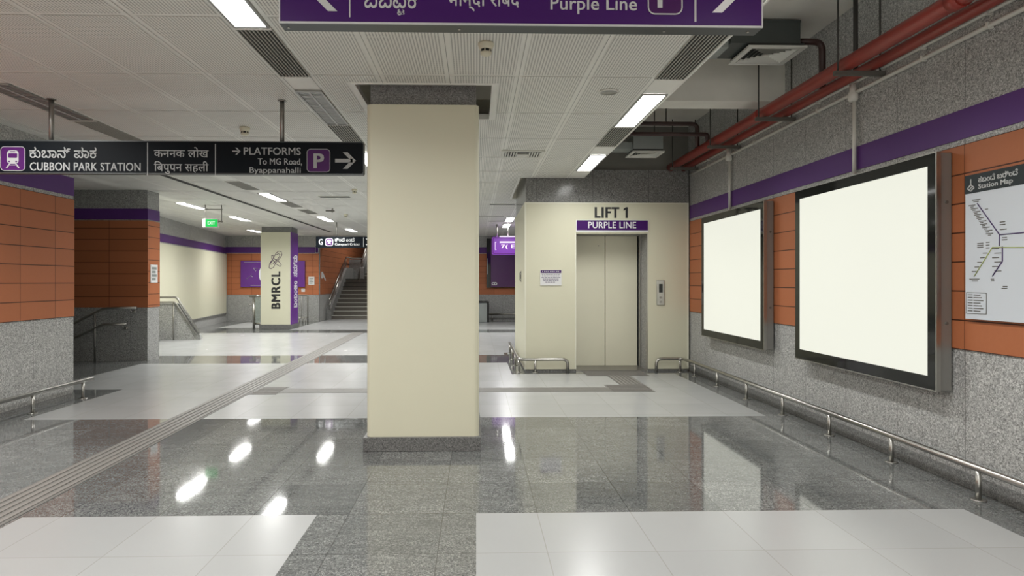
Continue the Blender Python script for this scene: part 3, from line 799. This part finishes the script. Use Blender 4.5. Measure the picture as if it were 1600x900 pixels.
def slot(x0, x1, y0, y1, label):
    T = thing('slot_diffuser', ((x0 + x1) / 2, (y0 + y1) / 2, CZ), label, 'slot vent', 'dark slot vents in the ceiling')
    MB().box(x0, x1, y0, y1, CZ - .009, CZ - .0035).build('slot', 'vent_dark', T)
    m = MB()
    if x1 - x0 < y1 - y0: m.box(x0 - .012, x0, y0, y1, CZ - .011, CZ - .0035).box(x1, x1 + .012, y0, y1, CZ - .011, CZ - .0035)
    else: m.box(x0, x1, y0 - .012, y0, CZ - .011, CZ - .0035).box(x0, x1, y1, y1 + .012, CZ - .011, CZ - .0035)
    m.build('frame', 'ceil', T)
slot(-5.06, -4.94, 9.5, 22.2, 'long dark slot vent running away over the far left hall')
slot(.30, .86, 14.05, 14.2, 'dark crosswise slot vent nearest in the gap left of the lift')
slot(-.2, .72, 16.6, 16.72, 'middle dark crosswise slot vent in the gap left of the lift')
slot(.36, .85, 18.0, 18.12, 'farthest dark crosswise slot vent in the gap left of the lift')
slot(-3.15, -2.55, 12.85, 13.05, 'dark crosswise slot vent above the stair direction sign, by the cream pillar')
slot(-4.65, -4.3, 19.3, 19.42, 'small dark crosswise slot vent near the stair direction sign hanger')
# four way vent
T = thing('ceiling_vent', (.615, 8.54, CZ), 'rectangular white vent with side slots in the ceiling before the lift', 'air vent')
vx0, vx1, vy0, vy1 = .335, .90, 8.30, 8.78
f = MB(); f.box(vx0, vx1, vy0, vy0 + .05, CZ - .02, CZ - .0035); f.box(vx0, vx1, vy1 - .08, vy1, CZ - .02, CZ - .0035); f.box(vx0, vx0 + .04, vy0 + .05, vy1 - .08, CZ - .02, CZ - .0035); f.box(vx1 - .04, vx1, vy0 + .05, vy1 - .08, CZ - .02, CZ - .0035); f.build('frame', 'vent_white', T)
MB().box(vx0 + .04, vx1 - .04, vy0 + .05, vy1 - .08, CZ - .006, CZ - .0035).build('backing', 'vent_dark', T)
m = MB()
for k in range(14):
    x = vx0 + .05 + k * .035
    if .19 < x - vx0 < .36: continue
    m.box(x, x + .018, vy0 + .10, vy1 - .08, CZ - .018, CZ - .006)
m.box(vx0 + .20, vx0 + .36, vy0 + .22, vy1 - .08, CZ - .018, CZ - .006); m.build('louvre', 'vent_white', T)
# smoke detectors and speaker
def detector(x, y, label, s=1.0):
    T = thing('smoke_detector', (x, y, CZ), label, 'smoke detector', 'smoke detectors on the ceiling')
    z = CZ - .004
    MB().lathe((x, y, z), [(.050 * s, 0), (.052 * s, -.012 * s), (.046 * s, -.03 * s), (.040 * s, -.042 * s)], 24).build('base', 'detector', T)
    MB().lathe((x, y, z), [(.034 * s, -.042 * s), (.034 * s, -.06 * s)], 20).build('smoke_chamber', 'vent_dark', T)
    m = MB(); m.lathe((x, y, z), [(.038 * s, -.060 * s), (.036 * s, -.072 * s), (.020 * s, -.082 * s)], 20)
    for k in range(6):
        a = k * PI / 3 + .3; m.box(x + .034 * s * math.cos(a) - .004, x + .034 * s * math.cos(a) + .004, y + .034 * s * math.sin(a) - .004, y + .034 * s * math.sin(a) + .004, z - .061 * s, z - .042 * s)
    m.build('cap', 'detector', T)
detector(.07, 4.58, 'cream smoke detector just below the purple hanging sign', 1.1)
detector(-2.56, 7.15, 'cream smoke detector just above the dark station sign', 1.1)
detector(-2.25, 11.9, 'smoke detector in the far ceiling beside the cream pillar')
detector(-3.3, 16.3, 'smoke detector in the far ceiling above the stairs')
T = thing('ceiling_speaker', (1.19, 5.72, CZ), 'round pale speaker disc set in the ceiling near the large lit light', 'speaker')
MB().lathe((1.19, 5.72, CZ - .004), [(.088, 0), (.088, -.008), (.078, -.012)], 32).build('rim', 'vent_white', T)
MB().lathe((1.19, 5.72, CZ - .004), [(.076, -.012), (.076, -.0125), (.03, -.0128)], 32).build('mesh_cover', 'lamp_off', T)
T = thing('sprinkler_bracket', (-3.35, 15.0, CZ), 'small dark T shaped sprinkler head in the far ceiling above the stairs', 'sprinkler')
MB().tube([(-3.35, 15.0, CZ - .0035), (-3.35, 15.0, CZ - .10)], .02, 10).build('stem', 'slat', T)
MB().box(-3.5, -3.3, 14.97, 15.03, CZ - .075, CZ - .05).build('arm', 'bracket', T)

# ------------------------------------------------------------------ top purple sign
Y = 3.0
T = thing('hanging_sign', (.23, Y, 3.15), 'large purple hanging sign reading Purple Line at the top of the picture', 'sign')
sx0, sx1, sz0, sz1 = -.915, 1.355, 2.676, 3.13
MB().box(sx0, sx1, Y, Y + .09, sz0 + .004, sz1).build('housing', 'sign_frame', T)
MB().box(sx0 + .006, sx1 - .006, Y - .006, Y, sz0 + .012, sz1).build('face_panel', 'sign_purple', T)
e = MB(); e.box(sx0, sx1, Y - .009, Y, sz0 + .004, sz0 + .012); e.box(sx0, sx0 + .006, Y - .009, Y, sz0 + .012, sz1); e.box(sx1 - .006, sx1, Y - .009, Y, sz0 + .012, sz1); e.build('edge_trim', 'letter_grey', T)
for x in (-.5, .95): MB().tube([(x, Y + .045, sz1), (x, Y + .045, CZ)], .02, 12).build('hanger', 'steel_dark', T)
k = MB()
for x in (sx0 + .03, -.08, .9, sx1 - .05): k.tube([(x, Y + .045, sz0 + .006), (x, Y + .045, sz0)], .006, 8)
k.build('screw', 'steel', T)
Yt = Y - .006
w = lambda px: (px - 744) * .003 * 1.0
def wx(px):
    u = (px - 769) / 1000; return (u * math.cos(.025) + math.sin(.025)) / (math.cos(.025) - u * math.sin(.025)) * Yt
def wz(px, py):
    u = (px - 769) / 1000; return 1.48 - (py - 440) / 1000 / (math.cos(.025) - u * math.sin(.025)) * Yt
m = MB(); chev(m, wx(477), wz(490, -18), .21, .032, Yt, -1); m.build('arrow', 'letter_grey', T)
m = MB(); chev(m, wx(1166), wz(1140, -18), .23, .036, Yt, 1); m.build('arrow', 'letter_white', T)
m = MB(); m.box(wx(545.5), wx(547.5), Yt - .002, Yt, wz(546, 27), sz1 - .03); m.box(wx(1085), wx(1088), Yt - .002, Yt, wz(1086, 34), sz1 - .03); m.build('divider', 'letter_grey', T)
text('kannada_lettering', 'ಬಬವಕ', 'letter_grey', wx(569), wx(651), wz(600, 13), wz(600, -19), Yt, T, bold=.012)
text('kannada_subscript', 'ಟ', 'letter_grey', wx(621), wx(632), wz(626, 24), wz(626, 15), Yt, T, bold=.02)
text('hindi_lettering', 'भान्दा रिबद', 'letter_grey', wx(699), wx(812), wz(750, 18), wz(750, -18), Yt, T, bold=.012) 
text('lettering', 'Purple Line', 'letter_grey', wx(860), wx(995), wz(930, 22.5), wz(930, -4.5), Yt, T, bold=.012)
m = MB(); m.prism(rrect(wx(1039), wz(1039, -4), .166, .166, .035, Yt), (0, -.003, 0)); m.build('line_icon', 'icon_purple', T)
m = MB(); ring_frame(m, wx(1039), wz(1039, -4), .166, .166, .035, .006, Yt - .003, .002); m.build('icon_border', 'letter_grey', T)
text('icon_lettering', 'P', 'letter_grey', wx(1027), wx(1052), wz(1030, 13), wz(1030, -22), Yt - .003, T, bold=.03)

# ------------------------------------------------------------------ station sign at left
Y = 6.05
T = thing('hanging_sign', (-2.74, Y, 2.6), 'dark hanging sign reading CUBBON PARK STATION and PLATFORMS at left', 'sign')
sx0, sx1, sz0, sz1 = -4.62, -1.058, 2.485, 2.795
b = MB(); b.prism(rrect((sx0 + sx1) / 2, (sz0 + sz1) / 2, sx1 - sx0, sz1 - sz0, .02, Y), (0, .07, 0)); b.build('housing', 'sign_frame', T)
MB().prism(rrect((sx0 + sx1) / 2, (sz0 + sz1) / 2, sx1 - sx0 - .012, sz1 - sz0 - .022, .016, Y), (0, -.004, 0)).build('face_panel', 'sign_navy', T)
for x in (-3.97, -1.83):
    h = MB().tube([(x, Y + .035, sz1), (x, Y + .035, CZ - .004)], .022, 14).build('hanger', 'steel_dark', T)
    MB().lathe((x, Y + .035, CZ - .004), [(.04, 0), (.04, -.008)], 16).build('ceiling_flange', 'steel_dark', h)
Yt = Y - .004
rc = lambda a, b, c, d: (wx(a), wx(b), wz((a + b) / 2, d), wz((a + b) / 2, c))
# train icon
def icon_box(px, py, s, name='icon_panel'):
    cx, cz = wx(px), wz(px, py)
    MB().prism(rrect(cx, cz, s, s, s * .16, Yt), (0, -.003, 0)).build(name, 'icon_purple', T)
    m = MB(); ring_frame(m, cx, cz, s, s, s * .16, .005, Yt - .003, .002); m.build('icon_border', 'letter_dim', T)
    return cx, cz
cx, cz = icon_box(20.5, 248, .226)
m = MB(); y = Yt - .003
m.prism(rrect(cx, cz + .015, .105, .125, .03, y), (0, -.002, 0)); m.build('train_body', 'letter_dim', T)
m = MB(); m.prism(rrect(cx, cz + .028, .082, .042, .008, y - .002), (0, -.001, 0)); m.box(cx - .022, cx + .022, y - .003, y - .002, cz + .060, cz + .068)
m.prism(rrect(cx - .032, cz - .026, .016, .016, .007, y - .002), (0, -.001, 0)); m.prism(rrect(cx + .032, cz - .026, .016, .016, .007, y - .002), (0, -.001, 0)); m.build('train_windows', 'icon_purple', T)
m = MB()
for d in (-1, 1): m.prism([(cx + d * .022, y, cz - .048), (cx + d * .036, y, cz - .048), (cx + d * .064, y, cz - .088), (cx + d * .050, y, cz - .088)], (0, -.002, 0))
m.box(cx - .04, cx + .04, y - .002, y, cz - .062, cz - .056); m.build('train_track', 'letter_dim', T)
text('kannada_lettering', 'ಕುಬಾನ್ ಪಾಕ', 'letter_dim', *rc(46.5, 151, 230, 247), Yt, T, bold=.012)
text('lettering', 'CUBBON PARK STATION', 'letter_dim', *rc(47, 220, 254, 267), Yt, T, bold=.012)
m = MB(); m.box(wx(230), wx(231.2), Yt - .002, Yt, wz(230, 274), wz(230, 223)); m.box(wx(336), wx(337.4), Yt - .002, Yt, wz(336, 274), wz(336, 225)); m.build('divider', 'letter_dim', T)
text('hindi_lettering', 'कननक लोख', 'letter_dim', *rc(241, 326, 230, 246), Yt, T, bold=.01)
text('hindi_lettering', 'िबपुपन सहली', 'letter_dim', *rc(241, 326, 252, 272), Yt, T, bold=.01)
m = MB(); arrow(m, wx(369.5), wz(369, 236.3), .075, .065, .011, Yt); m.build('small_arrow', 'letter_dim', T)
text('lettering', 'PLATFORMS', 'letter_dim', *rc(381, 470, 230.5, 242), Yt, T, bold=.012)
text('lettering', 'To MG Road,', 'letter_dim', *rc(403, 472, 247.5, 259), Yt, T, bold=.01)
text('lettering', 'Byappanahalli', 'letter_dim', *rc(390, 470, 261.5, 273), Yt, T, bold=.01)
cx, cz = icon_box(497.8, 251, .218)
text('icon_lettering', 'P', 'letter_dim', *rc(490, 506.5, 240, 263), Yt - .003, T, bold=.035)
m = MB(); arrow(m, wx(540), wz(540, 251), .195, .155, .034, Yt); m.build('large_arrow', 'letter_dim', T)

# ------------------------------------------------------------------ far signs
Y = 18.5
T = thing('hanging_sign', (-3.9, Y, 2.6), 'small dark hanging direction sign in front of the stairs', 'sign')
MB().box(-4.60, -2.0, Y, Y + .08, 2.455, 2.775).build('housing', 'sign_navy', T)
MB().tube([(-4.02, Y + .04, 2.775), (-4.02, Y + .04, CZ - .004)], .02, 10).build('hanger', 'steel_dark', T)
Yt = Y
text('arrow', 'G', 'letter_white', -4.52, -4.40, 2.54, 2.70, Yt, T, bold=.02)
cx, cz = -4.22, 2.615
MB().prism(rrect(cx, cz, .22, .22, .06, Yt), (0, -.004, 0)).build('icon_panel', 'icon_purple', T)
m = MB(); ring_frame(m, cx, cz, .22, .22, .06, .014, Yt - .004, .003); m.prism(rrect(cx, cz + .03, .11, .06, .02, Yt - .004), (0, -.003, 0)); m.tube([(cx - .05, Yt - .006, cz - .06), (cx + .04, Yt - .006, cz + .0)], .012, 6); m.tube([(cx + .05, Yt - .006, cz - .06), (cx, Yt - .006, cz - .02)], .012, 6); m.build('icon_mark', 'letter_white', T)
text('kannada_lettering', 'ಕಿಂದೆ ಂಂದೆ', 'letter_grey', -4.06, -3.50, 2.63, 2.74, Yt, T, bold=.008)
text('lettering', 'Cunquari Cricici', 'letter_grey', -4.06, -3.36, 2.50, 2.59, Yt, T, bold=.008)
m = MB(); m.box(-3.245, -3.23, Yt - .002, Yt, 2.48, 2.75); m.build('divider', 'letter_grey', T)
m = MB(); m.prism([(-3.18, Yt, 2.72), (-3.12, Yt, 2.72), (-3.15, Yt, 2.68)], (0, -.003, 0)); m.prism([(-3.18, Yt, 2.56), (-3.12, Yt, 2.56), (-3.15, Yt, 2.52)], (0, -.003, 0)); m.build('markers', 'letter_white', T)

Y = 14.4
T = thing('exit_sign', (-5.8, Y, 2.8), 'small glowing green exit sign hanging from the far left ceiling', 'exit sign')
ex0, ex1 = -6.02, -5.76
MB().box(ex0 - .07, ex1 + .01, Y, Y + .07, 2.69, 2.88).build('housing', 'vent_white', T)
MB().box(ex0, ex1, Y - .006, Y, 2.705, 2.865).build('face_panel', 'exit_green', T, 'glowing green face')
text('pictogram', 'EXIT', 'exit_white', ex0 + .05, ex1 - .05, 2.75, 2.82, Y - .006, T, bold=.02)
for x in (-6.04, -5.68): MB().tube([(x, Y + .035, 2.88 if x < -5.9 else 2.80), (x, Y + .035, CZ - .004)], .012, 8).build('hanger', 'steel_dark', T)
MB().box(-6.06, -5.66, Y + .02, Y + .05, 3.08, 3.10).box(ex1, -5.66, Y + .02, Y + .05, 2.80, 2.83).build('cross_bar', 'steel_dark', T)

Y = 19.0
T = thing('lightbox_sign', (.9, Y, 2.5), 'small glowing purple hanging sign seen left of the lift', 'sign')
MB().prism(rrect(1.05, 2.545, 1.16, .52, .05, Y + .14), (0, -.14, 0)).build('housing', 'sign_glow', T)
m = MB(); ring_frame(m, 1.05, 2.545, 1.12, .48, .05, .018, Y, .004); m.build('edge_trim', 'icon_purple', T)
m = MB(); m.box(.56, .575, Y - .004, Y, 2.42, 2.66); m.box(.575, .60, Y - .004, Y, 2.645, 2.66); m.box(.575, .60, Y - .004, Y, 2.42, 2.435); m.box(.70, 1.45, Y - .004, Y, 2.63, 2.675); m.build('bracket_mark', 'sign_glow_white', T)
text('lettering', '7( EEA', 'sign_glow_white', .74, 1.45, 2.44, 2.58, Y, T, bold=.03)
MB().box(.70, 1.4, Y + .02, Y + .12, 2.805, 2.835).build('top_lamp', 'sign_glow_white', T)
MB().tube([(.62, Y + .07, 2.80), (.62, Y + .07, CZ - .004)], .022, 10).tube([(.95, Y + .07, 2.83), (.95, Y + .07, CZ - .004)], .012, 8).build('hanger', 'steel_dark', T)

# ------------------------------------------------------------------ boards and notices at the back
T = thing('poster_board', (1.5, 23.9, 1.26), 'large plum coloured poster board on the back wall left of the lift', 'board')
MB().box(.39, 2.6, 23.86, 23.985, 1.25, 3.08).build('frame', 'black', T)
MB().box(.55, 2.55, 23.85, 23.86, 1.28, 3.05).build('poster', 'plum', T)
MB().box(.415, .43, 23.853, 23.86, 1.75, 2.35).build('handle', 'letter_grey', T)
m = MB(); ring_frame(m, .68, 1.40, .20, .11, .05, .03, 23.85, .004); m.box(.66, .70, 23.846, 23.85, 1.36, 1.44); m.build('logo', 'letter_white', T)
T = thing('poster_board', (-7.55, 23.96, 1.29), 'bright purple poster board partly hidden behind the lettered pillar', 'board')
T.location.y -= .03
MB().box(-8.72, -6.36, 23.93, 23.955, 1.28, 2.25).build('panel', 'board_purple', T)
m = MB(); m.prism(rrect(-7.56, 1.75, .98, .76, .34, 23.93), (0, -.004, 0)); m.build('white_disc', 'letter_white', T)
m = MB()
for a in ([(-8.25, 1.98), (-8.08, 1.97), (-8.17, 1.87), (-8.25, 1.98)], [(-8.50, 1.58), (-8.28, 1.76), (-8.36, 1.70), (-8.28, 1.66)], [(-7.85, 1.85), (-7.75, 1.62)], [(-7.82, 1.62), (-7.78, 1.88)]):
    m.tube([(x, 23.925, z) for x, z in a], .009, 6)
m.box(-8.35, -7.2, 23.926, 23.93, 1.335, 1.35); m.box(-8.6, -7.0, 23.926, 23.93, 2.195, 2.203); m.build('drawing', 'letter_grey', T)
def notice(name, x0, x1, z0, z1, y, label, face='-y', lines=4):
    T = thing(name, ((x0 + x1) / 2, y, z0) if face == '-y' else (y, (x0 + x1) / 2, z0), label, 'notice')
    m = MB(); l = MB()
    rows = [(z1 - (z1 - z0) * (k + 1) / (lines + 1)) for k in range(lines)]; hh = (z1 - z0) * .07; pad = (x1 - x0) * .15
    if face == '-y':
        m.box(x0, x1, y - .012, y, z0, z1)
        for k, z in enumerate(rows): l.box(x0 + pad, x1 - pad * (1 + k % 2), y - .0135, y - .012, z - hh, z + hh)
    else:
        m.box(y, y + .012, x0, x1, z0, z1)
        for k, z in enumerate(rows): l.box(y + .012, y + .0135, x0 + pad, x1 - pad * (1 + k % 2), z - hh, z + hh)
    m.build('sheet', 'paper', T); l.build('printed_lines', 'galv', T)
notice('notice', -6.24, -6.02, 1.36, 1.66, 23.988, 'small white notice on the terracotta back wall left of the stairs')
notice('notice', 12.17, 12.43, 1.46, 1.80, -6.118, 'white notice on the lit narrow end of the terracotta wall', face='+x')
notice('notice', -6.50, -6.37, 1.10, 1.22, 23.988, 'tiny pale notice beside the lettered pillar, low on the back wall', lines=2)
s = thing('wall_sign', (-5.94, 23.98, 2.5), 'little square purple sign at the end of the purple band by the stairs', 'sign')
MB().box(-5.99, -5.72 - .14, 23.97, 23.99, 2.53, 2.78).build('panel', 'sign_purple', s)
m = MB(); ring_frame(m, -5.925, 2.655, .12, .22, .02, .012, 23.97, .003); m.build('border', 'letter_grey', s)
item('wall_mark', MB().box(-5.85, -5.842, 24.35, 24.55, 1.6, 1.85).prism([(-5.85, 24.55, 1.7), (-5.85, 25.0, 1.5), (-5.85, 25.0, 1.6), (-5.85, 24.55, 1.85)], (.006, 0, 0)), 'paper', (-5.85, 24.5, 1.7), 'torn white paper on the terracotta corner beside the stairs', 'paper')
# cream panel on the slanted wall
T = thing('wall_panel', (-8.6, 18, .3), 'tall blank cream panel on the far left wall under the purple band', 'panel')
slant(MB(), .6, LS - .06, .33, 2.49, 0, .04).build('sheet', 'cream', T)
m = MB(); slant(m, LS - .06, LS - .02, .31, 2.51, 0, .05); slant(m, .6, LS - .02, .30, .33, 0, .05); m.build('edge_trim', 'lamp_off', T)

# ------------------------------------------------------------------ guard rails and handrails
def post(T, x, y, ztop, r=.018, fl=True, z0=0):
    p = MB().tube([(x, y, z0 + (.004 if fl else 0)), (x, y, ztop)], r, 12).build('post', 'steel', T)
    if fl: MB().lathe((x, y, z0), [(.048, 0), (.048, .006), (.04, .009)], 18).build('base_flange', 'steel', p)
T = thing('guard_rail', (3.38, 6, 0), 'low stainless guard rail along the right wall, curving in front of the lift', 'guard rail')
MB().tube([(2.945, 10.40, 0), (2.945, 10.40, .215), (3.385, 10.40, .215), (3.40, 9.95, .215), (3.40, 1.6, .215)], .024, 14, bend=.09).build('rail', 'steel', T)
for y in (2.35, 3.30, 4.25, 5.16, 6.08, 7.02, 7.97, 8.95, 9.88): post(T, 3.40, y, .20)
post(T, 3.34, 10.40, .20)
T = thing('guard_rail', (1.1, 10.4, 0), 'low stainless guard rail round the left corner of the lift', 'guard rail')
MB().tube([(1.49, 10.38, 0), (1.49, 10.38, .215), (.70, 10.38, .215), (.69, 10.6, .215), (.69, 13.2, .215)], .024, 14, bend=.09).build('rail', 'steel', T)
for x, y in ((.96, 10.38), (.70, 10.46), (.69, 11.3), (.69, 12.2), (.69, 13.1)): post(T, x, y, .20)
T = thing('guard_rail', (-4.95, 6, 0), 'low stainless guard rail along the left wall', 'guard rail')
MB().tube([(-4.97, 2.5, .225), (-4.97, 8.42, .225)], .024, 14).build('rail', 'steel', T)
for y in (3.7, 4.9, 6.1, 7.30, 8.22): post(T, -4.97, y, .21)
T = thing('guard_rail', (1.5, 23.8, 0), 'low guard rail under the plum poster board', 'guard rail')
MB().tube([(.45, 23.75, .27), (2.9, 23.75, .27)], .03, 12).build('rail', 'steel', T)
for x in (.6, 1.7, 2.8): post(T, x, 23.75, .25)
# stair rail on the dark wall stub
Y = 11.93
T = thing('stair_handrail', (-6.9, Y, 0), 'double stainless handrail sloping down along the dark terracotta wall', 'handrail')
MB().tube([(-6.24, Y, 1.0), (-6.83, Y, .99), (-8.3, Y, .25)], .021, 12, bend=.06).build('upper_rail', 'steel', T)
MB().tube([(-6.42, Y, .70), (-6.86, Y, .69), (-8.3, Y, -.0)], .021, 12, bend=.06).build('lower_rail', 'steel', T)
post(T, -7.0, Y, .92, fl=False); post(T, -7.9, Y, .46, fl=False)
for x, z in ((-6.36, .99), (-6.50, .69)):
    MB().tube([(x, Y, z - .015), (x, Y + .03, z - .075), (x, 12.085, z - .075)], .01, 8).lathe((x, 12.08, z - .1), [(.02, 0), (.02, .05)], 10).build('wall_bracket', 'steel', T)
# low parapet and handrail beyond
Yp = 16.5
T = thing('stair_parapet', (-7.2, Yp, 0), 'low sloping granite parapet with a handrail before the cream panel', 'parapet')
MB().prism([(-8.18, Yp, 0), (-7.02, Yp, 0), (-7.05, Yp, .12), (-7.58, Yp, .93), (-8.18, Yp, .93)], (0, .12, 0)).build('low_wall', 'gran_y', T)
MB().tube([(-8.2, Yp - .05, 1.08), (-7.60, Yp - .05, 1.08), (-7.02, Yp - .05, .16)], .026, 12, bend=.06).build('upper_rail', 'steel_dark', T)
MB().tube([(-8.2, Yp - .05, .96), (-7.64, Yp - .05, .96), (-7.10, Yp - .05, .12)], .020, 12, bend=.06).build('lower_rail', 'steel_dark', T)
post(T, -7.68, Yp - .05, .95, .014, False)
# glass balustrade left of the lettered pillar
T = thing('balustrade', (-7.0, 20.4, 0), 'short glass balustrade with steel posts left of the lettered pillar', 'balustrade')
MB().tube([(-7.16, 20.4, 1.02), (-6.72, 20.4, 1.02)], .035, 12).build('top_rail', 'steel', T)
MB().tube([(-7.02, 20.4, 0), (-7.02, 20.4, 1.0)], .04, 12).build('post', 'steel', T)
MB().lathe((-7.14, 20.4, .72), [(.03, 0), (.045, .03), (.03, .07)], 12).build('knob', 'steel', T)
MB().box(-6.97, -6.73, 20.39, 20.41, .18, .97).build('glass_panel', 'glass', T)
MB().tube([(-6.98, 20.4, .15), (-6.72, 20.4, .15)], .03, 10).build('bottom_rail', 'steel', T)
T = thing('barrier', (-6.1, 22.9, 0), 'grey steel barrier railing between the lettered pillar and the stairs', 'barrier')
MB().tube([(-6.52, 22.9, 0), (-6.52, 22.9, 1.0), (-5.98, 22.9, 1.0), (-5.98, 22.9, 0)], .024, 10, bend=.04).build('frame', 'steel_dark', T)
MB().tube([(-6.52, 22.9, .20), (-5.98, 22.9, .20)], .02, 10).build('bottom_rail', 'steel', T)
for x in (-6.40, -6.28, -6.16, -6.06): MB().tube([(x, 22.9, .0), (x, 22.9, .20)], .014, 8).build('baluster', 'steel_dark', T)
for x in (-6.34, -6.20): MB().tube([(x, 22.9, .20), (x, 22.9, 1.0)], .010, 8).build('baluster', 'steel_dark', T)
# bin
T = thing('litter_bin', (.28, 23.5, 0), 'grey steel litter bin by the back wall, seen right of the cream pillar', 'bin')
MB().box(.0, .40, 23.3, 23.7, 0, .70, .01).build('body', 'galv', T)
MB().box(-.02, .42, 23.28, 23.72, .70, .78, .01).build('lid', 'black', T)
MB().box(.40, .47, 23.3, 23.7, 0, .76, .01).build('side_frame', 'black', T)

# ------------------------------------------------------------------ stairs
T = thing('staircase', (-3.5, 25.3, 0), 'wide grey staircase with a landing rising behind the cream pillar', 'stairs')
RH, TD, Y0 = .16, .30, 25.25
for k in range(10):
    s_ = MB().box(-5.66, -1.2, Y0 + k * TD, Y0 + (k + 1) * TD + (1.5 if k == 9 else 0), 0, (k + 1) * RH).build('step', 'step', T)
    MB().box(-5.66, -1.2, Y0 + k * TD - .03, Y0 + k * TD + .04, (k + 1) * RH - .03, (k + 1) * RH + .004).build('nosing', 'step_dark' if k > 6 else 'slat', s_)
Y1 = Y0 + 10 * TD + 1.4
for k in range(13):
    z = 1.6 + k * RH
    s_ = MB().box(-5.15, -1.2, Y1 + k * TD, Y1 + (k + 1) * TD, 1.6, z + RH).build('step', 'step', T)
    MB().box(-5.15, -1.2, Y1 + k * TD - .03, Y1 + k * TD + .04, z + RH - .03, z + RH + .004).build('nosing', 'slat', s_)
m = MB()
m.prism([(-5.85, Y0 - .15, 0), (-5.85, Y0 + 3.0, 0), (-5.85, Y0 + 3.0, 2.1), (-5.85, Y0 - .15, .42)], (.19, 0, 0))
m.box(-5.85, -5.15, Y0 + 3.0 + 1.4, Y0 + 3.0 + 1.55, 1.6, 2.5); m.box(-5.85, -5.66, Y0 + 3.0, Y0 + 4.4, 0, 2.1)
m.prism([(-5.34, Y1 - .1, 1.6), (-5.34, Y1 + 3.9, 1.6), (-5.34, Y1 + 3.9, 4.3), (-5.34, Y1 - .1, 2.1)], (.19, 0, 0))
m.build('side_parapet', 'stair_gran', T)
for x, a, b, c, d in ((-5.70, Y0 - .25, .78, Y0 + 3.0, 2.55), (-5.22, Y1 - .1, 2.55, Y1 + 3.9, 4.85)):
    for dz, nm in ((0, 'handrail'), (-.22, 'lower_handrail')):
        r = MB(); r.tube([(x, a, b + dz), (x, c, d + dz)], .026, 10)
        if nm == 'handrail':
            for q in (.02, .35, .68, .98): r.tube([(x, a + (c - a) * q, b + (d - b) * q - .45), (x, a + (c - a) * q, b + (d - b) * q)], .014, 8)
        r.build(nm, 'steel', T)
MB().tube([(-5.70, Y0 + 3.0, 2.55), (-5.70, Y0 + 4.3, 2.55), (-5.22, Y1 - .1, 2.55)], .026, 10).build('handrail', 'steel', T)

# ------------------------------------------------------------------ camera and world
cam = bpy.data.cameras.new('camera'); co = bpy.data.objects.new('camera', cam); C.objects.link(co)
co.location = (0, 0, 1.48); co.rotation_euler = (PI / 2, 0, -.025)
cam.sensor_width = 36; cam.lens = 22.5; cam.shift_x = (800 - 769) / 1600; cam.shift_y = -10 / 1600
cam.clip_start = .05; cam.clip_end = 200
sc = bpy.context.scene; sc.camera = co
wd = bpy.data.worlds.new('world'); sc.world = wd; wd.use_nodes = True
wd.node_tree.nodes['Background'].inputs[0].default_value = (1.0, .98, .90, 1)
wd.node_tree.nodes['Background'].inputs[1].default_value = 1.6  # added ambient fill, enters through the open end behind the camera
vs = sc.view_settings
sc.display_settings.display_device = 'sRGB'
vs.view_transform = 'Standard'; vs.look = 'None'; vs.exposure = 0.13; vs.gamma = 1.0; vs.use_curve_mapping = False
sc.cycles.max_bounces = 10; sc.cycles.diffuse_bounces = 6; sc.cycles.glossy_bounces = 4
sc.cycles.caustics_reflective = False; sc.cycles.caustics_refractive = False
